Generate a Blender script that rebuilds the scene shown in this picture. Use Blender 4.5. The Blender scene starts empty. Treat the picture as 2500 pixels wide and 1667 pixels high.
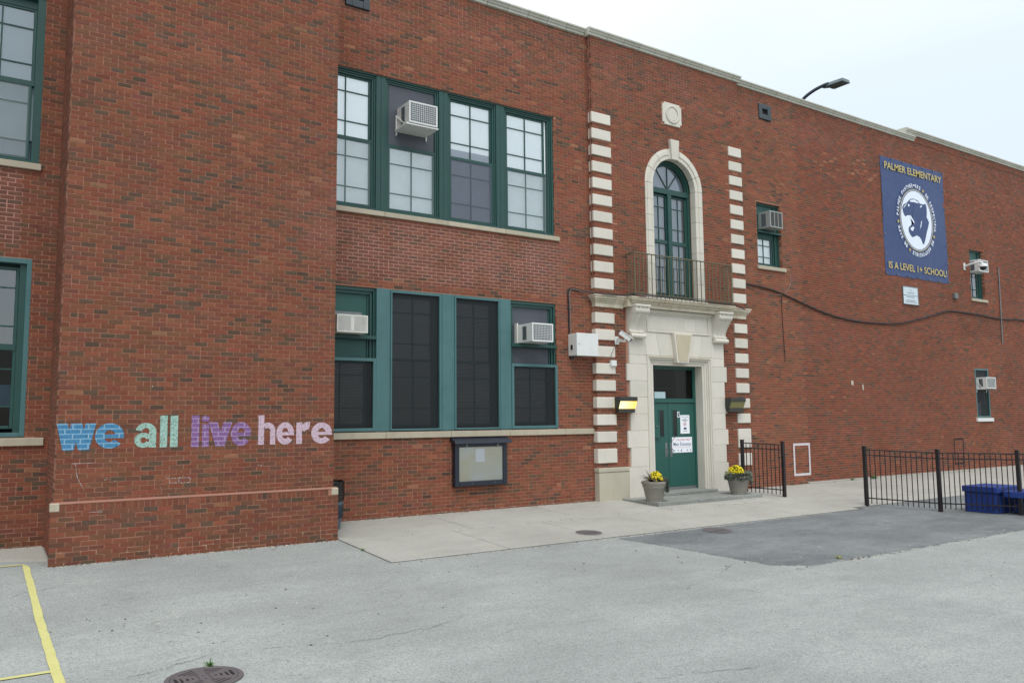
import bpy, math, random
import numpy as np
from mathutils import Vector, Matrix
R_ = math.radians
random.seed(7)
rng = np.random.default_rng(11)
scn = bpy.context.scene
col = scn.collection

# ------------------------------------------------------------------ camera
cam_d = bpy.data.cameras.new('camera'); cam = bpy.data.objects.new('camera', cam_d); col.objects.link(cam)
cam_d.sensor_width = 36.0; cam_d.lens = 28.61; cam_d.clip_end = 800.0; cam_d.clip_start = 0.05
CAM = Vector((-8.3857, -14.0, 1.8004))
yaw, pit, rol = R_(33.5579), R_(5.4393), R_(-0.53005)
Fw = Vector((math.sin(yaw)*math.cos(pit), math.cos(yaw)*math.cos(pit), math.sin(pit)))
rt = Vector((math.cos(yaw), -math.sin(yaw), 0)); up = rt.cross(Fw)
Rv = math.cos(rol)*rt + math.sin(rol)*up; Uv = -math.sin(rol)*rt + math.cos(rol)*up
cam.matrix_world = Matrix(((Rv.x, Uv.x, -Fw.x, CAM.x), (Rv.y, Uv.y, -Fw.y, CAM.y), (Rv.z, Uv.z, -Fw.z, CAM.z), (0, 0, 0, 1)))
scn.camera = cam
# ------------------------------------------------------------------ world, overcast
SUN_EL, SUN_AZ = R_(60), R_(205)      # azimuth measured from +Y towards +X
w = bpy.data.worlds.new('World'); scn.world = w; w.use_nodes = True
nt = w.node_tree; nt.nodes.clear()
out = nt.nodes.new('ShaderNodeOutputWorld'); add = nt.nodes.new('ShaderNodeAddShader')
b1 = nt.nodes.new('ShaderNodeBackground'); b2 = nt.nodes.new('ShaderNodeBackground')
sk = nt.nodes.new('ShaderNodeTexSky'); sk.sky_type = 'NISHITA'; sk.sun_disc = False
sk.sun_elevation = SUN_EL; sk.sun_rotation = SUN_AZ
b1.inputs['Strength'].default_value = 0.05
nt.links.new(sk.outputs[0], b1.inputs[0])
tc = nt.nodes.new('ShaderNodeTexCoord'); mp = nt.nodes.new('ShaderNodeMapping'); mp.inputs['Scale'].default_value = (1.0, 1.0, 2.2)
nz = nt.nodes.new('ShaderNodeTexNoise'); nz.inputs['Scale'].default_value = 1.3; nz.inputs['Detail'].default_value = 4; nz.inputs['Roughness'].default_value = .45
cr = nt.nodes.new('ShaderNodeValToRGB')
cr.color_ramp.elements[0].position = .34; cr.color_ramp.elements[0].color = (.74, .80, .84, 1)
cr.color_ramp.elements[1].position = .62; cr.color_ramp.elements[1].color = (.92, .94, .95, 1)
nt.links.new(tc.outputs['Generated'], mp.inputs[0]); nt.links.new(mp.outputs[0], nz.inputs['Vector']); nt.links.new(nz.outputs['Fac'], cr.inputs[0])
nt.links.new(cr.outputs[0], b2.inputs[0])
# standard overcast luminance: brighter towards the zenith
sx_ = nt.nodes.new('ShaderNodeSeparateXYZ'); nt.links.new(tc.outputs['Generated'], sx_.inputs[0])
m1 = nt.nodes.new('ShaderNodeMath'); m1.operation = 'MAXIMUM'; nt.links.new(sx_.outputs[2], m1.inputs[0]); m1.inputs[1].default_value = 0
m2 = nt.nodes.new('ShaderNodeMath'); m2.operation = 'MULTIPLY_ADD'; nt.links.new(m1.outputs[0], m2.inputs[0]); m2.inputs[1].default_value = .70; m2.inputs[2].default_value = .56
nt.links.new(m2.outputs[0], b2.inputs['Strength'])
nt.links.new(b1.outputs[0], add.inputs[0]); nt.links.new(b2.outputs[0], add.inputs[1]); nt.links.new(add.outputs[0], out.inputs[0])
# ------------------------------------------------------------------ sun behind the cloud
sd = bpy.data.lights.new('sun', 'SUN'); sd.energy = 1.45; sd.angle = R_(28); sd.color = (1, .97, .93)
so = bpy.data.objects.new('sun', sd); col.objects.link(so)
sdir = Vector((math.sin(SUN_AZ)*math.cos(SUN_EL), math.cos(SUN_AZ)*math.cos(SUN_EL), math.sin(SUN_EL)))
so.rotation_euler = sdir.to_track_quat('Z', 'Y').to_euler(); so.location = (0, -20, 30)
vs = scn.view_settings; vs.view_transform = 'Standard'; vs.look = 'None'; vs.exposure = 0.30; vs.gamma = 1; vs.use_curve_mapping = False
scn.render.engine = 'CYCLES'

# ================================================================== materials
def lin(c): return tuple(((x/255)/12.92 if x/255 <= .04045 else ((x/255+.055)/1.055)**2.4) for x in c)
class NT:
    def __init__(s, m): s.nt = m.node_tree; s.n = s.nt.nodes
    def new(s, t, **k):
        n = s.n.new(t)
        for a, b in k.items(): setattr(n, a, b)
        return n
    def l(s, a, b): s.nt.links.new(a, b)
    def val(s, sock, v):
        if hasattr(v, 'is_linked') or hasattr(v, 'links'): s.l(v, sock)
        else: sock.default_value = v
    def math(s, op, a, b=0.0, c=None, clamp=False):
        n = s.new('ShaderNodeMath', operation=op, use_clamp=clamp); s.val(n.inputs[0], a); s.val(n.inputs[1], b)
        if c is not None: s.val(n.inputs[2], c)
        return n.outputs[0]
    def mix(s, f, a, b, bt='MIX'):
        n = s.new('ShaderNodeMix', data_type='RGBA', blend_type=bt, clamp_factor=True)
        s.val(n.inputs[0], f)
        for i, v in ((6, a), (7, b)):
            if isinstance(v, tuple): n.inputs[i].default_value = (*v[:3], 1)
            else: s.l(v, n.inputs[i])
        return n.outputs[2]
    def noise(s, scale, vec=None, detail=4, rough=.55, dist=0.0):
        n = s.new('ShaderNodeTexNoise'); n.inputs['Scale'].default_value = scale; n.inputs['Detail'].default_value = detail
        n.inputs['Roughness'].default_value = rough; n.inputs['Distortion'].default_value = dist
        if vec is not None: s.l(vec, n.inputs['Vector'])
        return n.outputs['Fac']
    def ramp(s, f, p0, p1, c0=(0, 0, 0), c1=(1, 1, 1)):
        n = s.new('ShaderNodeValToRGB'); e = n.color_ramp.elements; e[0].position = p0; e[1].position = p1
        e[0].color = (*c0, 1); e[1].color = (*c1, 1); s.l(f, n.inputs[0]); return n.outputs[0]
    def pos(s): return s.new('ShaderNodeNewGeometry').outputs['Position']
    def scale(s, v, sc):
        n = s.new('ShaderNodeVectorMath', operation='MULTIPLY'); s.l(v, n.inputs[0]); n.inputs[1].default_value = sc; return n.outputs[0]
    def xyz(s, v): n = s.new('ShaderNodeSeparateXYZ'); s.l(v, n.inputs[0]); return n.outputs
    def band(s, v, a, b, soft):           # 1 inside a..b
        return s.math('MULTIPLY', s.math('MULTIPLY_ADD', v, 1/soft, -a/soft+.5, clamp=True), s.math('MULTIPLY_ADD', v, -1/soft, b/soft+.5, clamp=True))
def base(name, rough=.6, metal=0.0, spec=.5):
    m = bpy.data.materials.new(name); m.use_nodes = True; t = NT(m); p = m.node_tree.nodes['Principled BSDF']
    p.inputs['Roughness'].default_value = rough; p.inputs['Metallic'].default_value = metal; p.inputs['Specular IOR Level'].default_value = spec
    return m, t, p
def bump(t, p, h, strength, dist=.01):
    b = t.new('ShaderNodeBump'); b.inputs['Strength'].default_value = strength; b.inputs['Distance'].default_value = dist
    t.l(h, b.inputs['Height']); t.l(b.outputs[0], p.inputs['Normal'])
def plain(name, c, rough=.5, metal=0.0, var=.12, sc=6.0, dirt=None, dirt_amt=.0, streak=0.0, bmp=.0, bsc=60, spec=.5, albedo=False):
    """painted / plain material with uneven tone, grime patches and fine relief"""
    c = tuple(c) if albedo else lin(c)
    m, t, p = base(name, rough, metal, spec); P = t.pos()
    lo = tuple(x*(1-var) for x in c); hi = tuple(min(1, x*(1+var)) for x in c)
    cc = t.mix(t.noise(sc, P, 5), lo, hi)
    if dirt:
        f = t.ramp(t.noise(sc*.6, P, 6, .65), .45, .75)
        cc = t.mix(t.math('MULTIPLY', f, dirt_amt), cc, lin(dirt))
    if streak:
        f = t.ramp(t.noise(5.0, t.scale(P, (4, 4, .35)), 4, .6), .48, .72)
        cc = t.mix(t.math('MULTIPLY', f, streak), cc, lin(dirt or (90, 85, 70)))
    t.l(cc, p.inputs['Base Color'])
    rr = t.math('MULTIPLY_ADD', t.noise(sc*3, P, 3), .25, rough-.12, clamp=True); t.l(rr, p.inputs['Roughness'])
    if bmp: bump(t, p, t.noise(bsc, P, 4), bmp, .004)
    return m

def efflor(t, P):
    """pale salt bloom on the brickwork: general patches plus the spandrels below the upper windows"""
    x, y, z = t.xyz(P)
    f1 = t.math('MULTIPLY', t.ramp(t.noise(.55, t.scale(P, (1, 1, 1.6)), 6, .62), .50, .80), .42)
    sp = t.math('MULTIPLY', t.band(z, 4.45, 5.72, .35), t.math('MAXIMUM', t.band(x, -4.2, 2.6, .9), t.math('LESS_THAN', x, -7.9)))
    f2 = t.math('MULTIPLY', sp, t.ramp(t.noise(1.7, P, 5, .65), .30, .62))
    wet = t.math('MULTIPLY', t.band(z, 9.2, 10.6, .6), t.ramp(t.noise(1.1, P, 5, .6), .42, .66))
    lowr = t.math('MULTIPLY', t.math('MULTIPLY', t.band(z, .6, 1.9, .8), t.band(x, 10.8, 19, 1.5)), t.ramp(t.noise(.9, P, 6, .7), .52, .72))
    return t.math('MAXIMUM', t.math('MAXIMUM', f1, t.math('MULTIPLY', f2, .9)), t.math('MAXIMUM', t.math('MULTIPLY', wet, .5), t.math('MULTIPLY', lowr, .5)))
def brick_mat(name, src):
    m, t, p = base(name, .86, 0, .25); P = t.pos()
    if src == 'OBJ':
        n = t.new('ShaderNodeObjectInfo'); tone = n.outputs['Color']
    else:
        n = t.new('ShaderNodeAttribute'); n.attribute_name = 'tone'; tone = n.outputs['Color']
    # wire-cut face: tone drifts inside every brick, small pits and scuffs
    v = t.ramp(t.noise(18, t.scale(P, (1, 1, 1.8)), 6, .65), .25, .8, (.70, .70, .70), (1.28, 1.24, 1.2))
    c = t.mix(1.0, tone, v, 'MULTIPLY')
    v2 = t.ramp(t.noise(.35, P, 4, .6), .3, .72, (.84, .85, .84), (1.10, 1.08, 1.08))
    c = t.mix(1.0, c, v2, 'MULTIPLY')
    f = t.ramp(t.noise(7, t.scale(P, (1, 1, 2.2)), 6, .75), .46, .70)
    c = t.mix(t.math('MULTIPLY', f, .55), c, lin((106, 78, 54)))
    f = t.ramp(t.noise(11, t.scale(P, (1, 1, 1.6)), 5, .7), .56, .72)
    c = t.mix(t.math('MULTIPLY', f, .35), c, lin((72, 50, 42)))
    e = efflor(t, P)
    c = t.mix(t.math('MULTIPLY', e, .24), c, lin((160, 112, 100)))
    x_, y_, z_ = t.xyz(P); st = t.math('MULTIPLY', t.band(z_, 9.9, 10.9, .5), t.ramp(t.noise(2.2, t.scale(P, (2.2, 2.2, .25)), 5, .7), .44, .66)); c = t.mix(t.math('MULTIPLY', st, .38), c, lin((84, 62, 50)))
    fl = t.ramp(t.noise(55, P, 3, .7), .74, .80)
    c = t.mix(t.math('MULTIPLY', fl, .35), c, lin((190, 150, 130)))
    t.l(c, p.inputs['Base Color'])
    bump(t, p, t.noise(120, P, 4, .7), .5, .004)
    return m
def mortar_mat():
    m, t, p = base('mortar', .95, 0, .15); P = t.pos(); x, y, z = t.xyz(P)
    c = t.mix(t.noise(9, P, 5), lin((150, 106, 86)), lin((176, 130, 108)))
    e = efflor(t, P)
    c = t.mix(t.math('MULTIPLY', e, .95), c, lin((186, 138, 126)))
    ln = t.math('MULTIPLY', t.band(z, 9.70, 9.745, .01), t.band(x, -.6, 3.0, .5)); c = t.mix(ln, c, lin((200, 150, 138)))
    lowf = t.math('MULTIPLY', t.band(z, -.4, .12, .08), t.ramp(t.noise(14, P, 4), .54, .62))
    c = t.mix(t.math('MULTIPLY', lowf, .7), c, lin((205, 190, 168)))
    dark = t.math('MULTIPLY', t.band(y, -1.7, -1.2, .1), .35)
    c = t.mix(dark, c, lin((140, 101, 82)))
    t.l(c, p.inputs['Base Color']); bump(t, p, t.noise(160, P, 4, .8), .6, .004); return m
def stone_mat(name, c, rust=.0, streak=.25):
    m, t, p = base(name, .8, 0, .3); P = t.pos(); c = lin(c)
    cc = t.mix(t.noise(3.2, P, 6, .6), tuple(x*.88 for x in c), tuple(min(1, x*1.06) for x in c))
    inf = t.new('ShaderNodeObjectInfo').outputs['Random']
    cc = t.mix(1.0, cc, t.ramp(inf, 0, 1, (.90, .90, .88), (1.04, 1.03, 1.02)), 'MULTIPLY')
    s = t.ramp(t.noise(3, t.scale(P, (1.6, 1.6, .5)), 6, .7), .5, .74)
    cc = t.mix(t.math('MULTIPLY', s, streak), cc, lin((128, 122, 104)))
    if rust:
        s = t.ramp(t.noise(3.4, t.scale(P, (1.4, 1, .7)), 6, .7), .5, .68)
        cc = t.mix(t.math('MULTIPLY', s, rust), cc, lin((150, 112, 66)))
    g = t.ramp(t.noise(60, P, 3, .8), .66, .76); cc = t.mix(t.math('MULTIPLY', g, .25), cc, lin((140, 132, 116)))
    t.l(cc, p.inputs['Base Color']); bump(t, p, t.noise(90, P, 5, .7), .3, .004); return m
def ground_mat(name, lo, hi, agg, crack=.5, cscale=.22, stain=.3, agsc=95, bands=False, mottle=None):
    m, t, p = base(name, .92, 0, .2); P = t.pos()
    c = t.mix(t.ramp(t.noise(.42, P, 6, .62), .3, .72), lin(lo), lin(hi))
    c = t.mix(t.math('MULTIPLY', t.ramp(t.noise(2.4, P, 6, .7), .5, .75), stain), c, tuple(x*.72 for x in lin(lo)))
    if bands:
        b_ = t.ramp(t.noise(1.0, t.scale(P, (.22, 1.0, 1)), 6, .7, .4), .42, .66); c = t.mix(t.math('MULTIPLY', b_, .20), c, tuple(x*.62 for x in lin(lo)))
        b_ = t.ramp(t.noise(6, t.scale(P, (.35, 1.0, 1)), 5, .75), .54, .70); c = t.mix(t.math('MULTIPLY', b_, .22), c, tuple(x*.6 for x in lin(lo)))
        b_ = t.ramp(t.noise(.9, P, 7, .75), .60, .72); c = t.mix(t.math('MULTIPLY', b_, .30), c, lin((186, 186, 178)))
    if mottle:
        b_ = t.ramp(t.noise(.8, t.scale(P, (.5, 1, 1)), 8, .75), .42, .62); c = t.mix(t.math('MULTIPLY', b_, .75), c, lin(mottle))
        b_ = t.ramp(t.noise(3.0, P, 6, .75), .55, .7); c = t.mix(t.math('MULTIPLY', b_, .4), c, lin((84, 88, 90)))
    v = t.new('ShaderNodeTexVoronoi'); v.inputs['Scale'].default_value = agsc; t.l(P, v.inputs['Vector'])
    hs = t.new('ShaderNodeSeparateColor'); t.l(v.outputs['Color'], hs.inputs[0])
    sp = t.ramp(hs.outputs[0], .0, 1.0, (1-agg,)*3, (1+agg*.8,)*3)
    c = t.mix(1.0, c, sp, 'MULTIPLY')
    pit = t.math('LESS_THAN', hs.outputs[1], .05); c = t.mix(t.math('MULTIPLY', pit, .55), c, tuple(x*.35 for x in lin(lo)))
    # dark specks: leaves of grit and droppings, sparse
    v3 = t.new('ShaderNodeTexVoronoi'); v3.inputs['Scale'].default_value = 3.1; t.l(P, v3.inputs['Vector'])
    spk = t.math('LESS_THAN', v3.outputs['Distance'], .035); c = t.mix(t.math('MULTIPLY', spk, .6), c, tuple(x*.3 for x in lin(lo)))
    if crack:
        n = t.new('ShaderNodeTexNoise'); n.inputs['Scale'].default_value = 1.7; n.inputs['Detail'].default_value = 6; t.l(P, n.inputs['Vector'])
        off = t.new('ShaderNodeVectorMath', operation='MULTIPLY_ADD'); t.l(n.outputs['Color'], off.inputs[0]); off.inputs[1].default_value = (.8, .8, 0); t.l(P, off.inputs[2])
        v2 = t.new('ShaderNodeTexVoronoi', feature='DISTANCE_TO_EDGE'); v2.inputs['Scale'].default_value = cscale; t.l(off.outputs[0], v2.inputs['Vector'])
        th = t.math('MULTIPLY', t.ramp(t.noise(.8, P, 4, .7), .50, .66), .0016)
        ck = t.math('LESS_THAN', v2.outputs['Distance'], th)
        c = t.mix(t.math('MULTIPLY', ck, crack), c, tuple(x*.28 for x in lin(lo)))
    t.l(c, p.inputs['Base Color'])
    h = t.math('ADD', t.math('MULTIPLY', hs.outputs[2], .6), t.noise(260, P, 3)); bump(t, p, h, .55, .006)
    return m
def glass_mat(name, refl=.35, tint=(.85, .92, .92), ior=1.5, boost=.07):
    m = bpy.data.materials.new(name); m.use_nodes = True; t = NT(m); t.n.clear()
    o = t.new('ShaderNodeOutputMaterial'); mx = t.new('ShaderNodeMixShader'); tr = t.new('ShaderNodeBsdfTransparent'); gl = t.new('ShaderNodeBsdfGlossy')
    tr.inputs[0].default_value = (*tint, 1); gl.inputs['Roughness'].default_value = .02
    fr = t.new('ShaderNodeFresnel'); fr.inputs[0].default_value = ior
    b = t.new('ShaderNodeBump'); b.inputs['Strength'].default_value = .06; b.inputs['Distance'].default_value = .02
    t.l(t.noise(2.5, t.pos(), 2), b.inputs['Height']); t.l(b.outputs[0], gl.inputs['Normal'])
    f = t.math('ADD', fr.outputs[0], boost, clamp=True); t.l(f, mx.inputs[0]); t.l(tr.outputs[0], mx.inputs[1]); t.l(gl.outputs[0], mx.inputs[2]); t.l(mx.outputs[0], o.inputs[0])
    return m
def screen_mat(name, c, opac):
    m = bpy.data.materials.new(name); m.use_nodes = True; t = NT(m); t.n.clear()
    o = t.new('ShaderNodeOutputMaterial'); mx = t.new('ShaderNodeMixShader'); tr = t.new('ShaderNodeBsdfTransparent'); d = t.new('ShaderNodeBsdfPrincipled')
    t.l(t.mix(t.noise(2, t.pos(), 5), tuple(x*.8 for x in lin(c)), tuple(x*1.25 for x in lin(c))), d.inputs['Base Color']); d.inputs['Roughness'].default_value = .6
    f = t.math('MULTIPLY_ADD', t.noise(3, t.pos(), 4), .14, opac-.07, clamp=True); t.l(f, mx.inputs[0])
    t.l(tr.outputs[0], mx.inputs[1]); t.l(d.outputs[0], mx.inputs[2]); t.l(mx.outputs[0], o.inputs[0]); return m
def chalk_mat(name, fill, joint, cover=.85, jf=1.0, z0=0.0, x0=0.0):
    """chalk or paint dragged over brick: bare specks, and the mortar joints take it differently"""
    m = bpy.data.materials.new(name); m.use_nodes = True; t = NT(m); p = m.node_tree.nodes['Principled BSDF']; o = m.node_tree.nodes['Material Output']
    p.inputs['Roughness'].default_value = .95; P = t.pos(); x, y, z = t.xyz(P)
    c = t.mix(t.ramp(t.noise(26, P, 5, .7), .3, .7), tuple(v*.72 for v in lin(fill)), tuple(min(1, v*1.2) for v in lin(fill)))
    rw = t.math('DIVIDE', t.math('SUBTRACT', z, z0), CH); fr = t.math('FRACT', rw); fl = t.math('FLOOR', rw)
    jz = t.math('GREATER_THAN', fr, 1-JT/CH*1.35)
    cx = t.math('ADD', t.math('DIVIDE', t.math('SUBTRACT', x, x0), BP), t.math('MULTIPLY', t.math('MODULO', fl, 2.0), .5))
    jx = t.math('GREATER_THAN', t.math('FRACT', cx), 1-JT/BP*1.6)
    j = t.math('MULTIPLY', t.math('MAXIMUM', jz, jx), jf)
    c = t.mix(j, c, lin(joint)); t.l(c, p.inputs['Base Color'])
    a = t.ramp(t.noise(48, P, 6, .75), .5-cover*.24, .5-cover*.24+.1)
    mx = t.new('ShaderNodeMixShader'); tr = t.new('ShaderNodeBsdfTransparent')
    t.l(a, mx.inputs[0]); t.l(tr.outputs[0], mx.inputs[1]); t.l(p.outputs[0], mx.inputs[2]); t.l(mx.outputs[0], o.inputs[0]); return m

CH, BP, JT = .0660, .1905, .0105        # gauge of the tower brickwork
MB_OBJ = brick_mat('brick', 'OBJ'); MB_ATT = brick_mat('brickwork', 'ATT'); M_MORT = mortar_mat()
M_STONE = stone_mat('limestone', (209, 204, 192), streak=.07); M_STONE_S = stone_mat('stained_limestone', (206, 198, 178), .45, .22)
M_KEY = stone_mat('limestone_keystone', (190, 180, 156), .12, .10); M_SILL = stone_mat('sill_stone', (180, 171, 152), .10, .30)
M_COPE = stone_mat('coping_terracotta', (190, 190, 178), .08, .22); M_BASE = stone_mat('base_stone', (184, 178, 160), .05, .18)
M_DGREEN = plain('dark_green_paint', (26, 69, 62), .45, var=.14, dirt=(30, 60, 60), dirt_amt=.4, streak=.15)
M_TEAL = plain('faded_teal_paint', (70, 108, 109), .5, var=.07, sc=3, dirt=(50, 90, 89), dirt_amt=.55, streak=.25)
M_DOOR = plain('door_green_paint', (32, 84, 75), .42, var=.06, sc=3, dirt=(40, 80, 76), dirt_amt=.3)
M_GREYPAN = plain('grey_infill_panel', (72, 76, 84), .55, var=.1, dirt=(60, 62, 66), dirt_amt=.3)
M_GRNPAN = plain('green_infill_panel', (30, 80, 72), .5, var=.06)
M_BLACK = plain('black_metal', (22, 24, 28), .38, 0.0, .2, 9, dirt=(60, 46, 40), dirt_amt=.35)
M_FENCE = plain('fence_black_paint', (24, 20, 24), .4, 0.0, .25, 5, dirt=(58, 34, 30), dirt_amt=.4)
M_RAIL = plain('weathered_green_iron', (96, 98, 76), .7, 0.0, .25, 20, dirt=(110, 70, 45), dirt_amt=.7, bmp=.2)
M_GREY = plain('grey_metal', (118, 122, 122), .5, .3, .12, 10, dirt=(80, 74, 66), dirt_amt=.3)
M_VENT = plain('vent_metal', (64, 72, 76), .55, .2, .15, 8)
M_DARK = plain('dark_void', (10, 11, 12), .9)
M_WHITE = plain('white_painted_metal', (212, 214, 210), .42, 0, .05, 5, dirt=(182, 180, 170), dirt_amt=.3, streak=.06)
M_CREAM = plain('cream_plastic', (214, 213, 205), .5, 0, .06, 5, dirt=(150, 142, 124), dirt_amt=.4, streak=.2)
M_FIN = plain('condenser_fins', (98, 106, 110), .5, .4, .2, 60)
M_ACGREY = plain('grey_ac_metal', (150, 156, 152), .5, .1, .08, 8, dirt=(120, 116, 100), dirt_amt=.4, streak=.3)
M_BRONZE = plain('bronze_lamp_metal', (58, 58, 54), .45, .3, .12, 12)
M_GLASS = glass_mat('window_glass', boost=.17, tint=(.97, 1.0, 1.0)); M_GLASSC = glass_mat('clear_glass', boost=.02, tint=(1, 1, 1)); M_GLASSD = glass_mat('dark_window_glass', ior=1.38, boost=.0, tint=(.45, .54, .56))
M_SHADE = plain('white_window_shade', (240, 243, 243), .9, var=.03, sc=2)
_p = M_SHADE.node_tree.nodes['Principled BSDF']; _p.inputs['Emission Color'].default_value = (.80, .93, 1, 1); _p.inputs['Emission Strength'].default_value = .17   # glow added to brighten the shades; no room lamps stand behind them
M_SHADE2 = plain('bluish_window_shade', (160, 176, 190), .9, var=.06, sc=2)
M_SLAT = plain('blind_slats', (170, 176, 178), .6, var=.1)
M_ROOM = plain('dim_room', (20, 22, 23), .9)
M_SCRL = screen_mat('insect_screen', (140, 156, 157), .30)
M_SCRD = screen_mat('dark_security_screen', (8, 17, 21), .72)
M_SCRT = screen_mat('scuffed_plastic_film', (92, 98, 112), .50)
M_ASPH = ground_mat('asphalt', (143, 146, 142), (163, 167, 162), .21, .6, bands=True)
M_PATCH = ground_mat('dark_asphalt', (96, 99, 100), (120, 124, 124), .25, .6, .5, .25, 120, mottle=(136, 140, 138))
M_CONC = ground_mat('concrete', (160, 158, 149), (178, 176, 167), .10, .35, .12, .34, 140, bands=True)
M_STEP = ground_mat('granite_step', (128, 130, 124), (150, 152, 146), .22, .0, .2, .5, 70)
M_POT = plain('grey_plastic_pot', (136, 132, 122), .6, 0, .06, 4, dirt=(104, 98, 86), dirt_amt=.3)
M_BLUE = plain('blue_painted_concrete', (20, 52, 122), .6, 0, .14, 5, dirt=(34, 60, 104), dirt_amt=.5, bmp=.2)
M_IRON = plain('cast_iron', (98, 92, 93), .7, .3, .2, 14, dirt=(108, 98, 92), dirt_amt=.5, bmp=.5, bsc=90)
M_YEL = None
M_PAPER = plain('white_paper', (236, 239, 243), .8, var=.02)
M_BANNER = plain('navy_banner_vinyl', (38, 60, 106), .45, 0, .05, 1.5)
M_GOLD = plain('gold_print', (190, 170, 96), .5, 0, .05)
M_BWHITE = plain('white_print', (220, 228, 238), .5, 0, .03)
M_NAVY = plain('navy_print', (30, 40, 92), .6); M_RED = plain('red_print', (196, 70, 84), .6); M_INK = plain('black_print', (24, 24, 26), .6)
M_GREYP = plain('grey_print', (120, 130, 138), .6); M_PINKP = plain('pale_red_print', (206, 150, 156), .6)
M_CABLE = plain('black_cable', (26, 25, 26), .5); M_CABG = plain('grey_cable', (120, 116, 112), .5)

def emis(name, c, s):
    m, t, p = base(name, .4); p.inputs['Base Color'].default_value = (*lin(c), 1); p.inputs['Emission Color'].default_value = (*lin(c), 1); p.inputs['Emission Strength'].default_value = s; return m
M_LIT = emis('lit_lens', (255, 214, 110), 1.35)
_t = NT(M_LIT); _p = M_LIT.node_tree.nodes['Principled BSDF']; _x = _t.xyz(_t.pos())
_c = _t.mix(_t.band(_x[0], 3.2, 3.80, .35), lin((255, 188, 70)), lin((255, 238, 170))); _t.l(_c, _p.inputs['Emission Color'])
M_UNLIT = plain('unlit_lens', (128, 124, 78), .3, 0, .15, 12)

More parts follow.
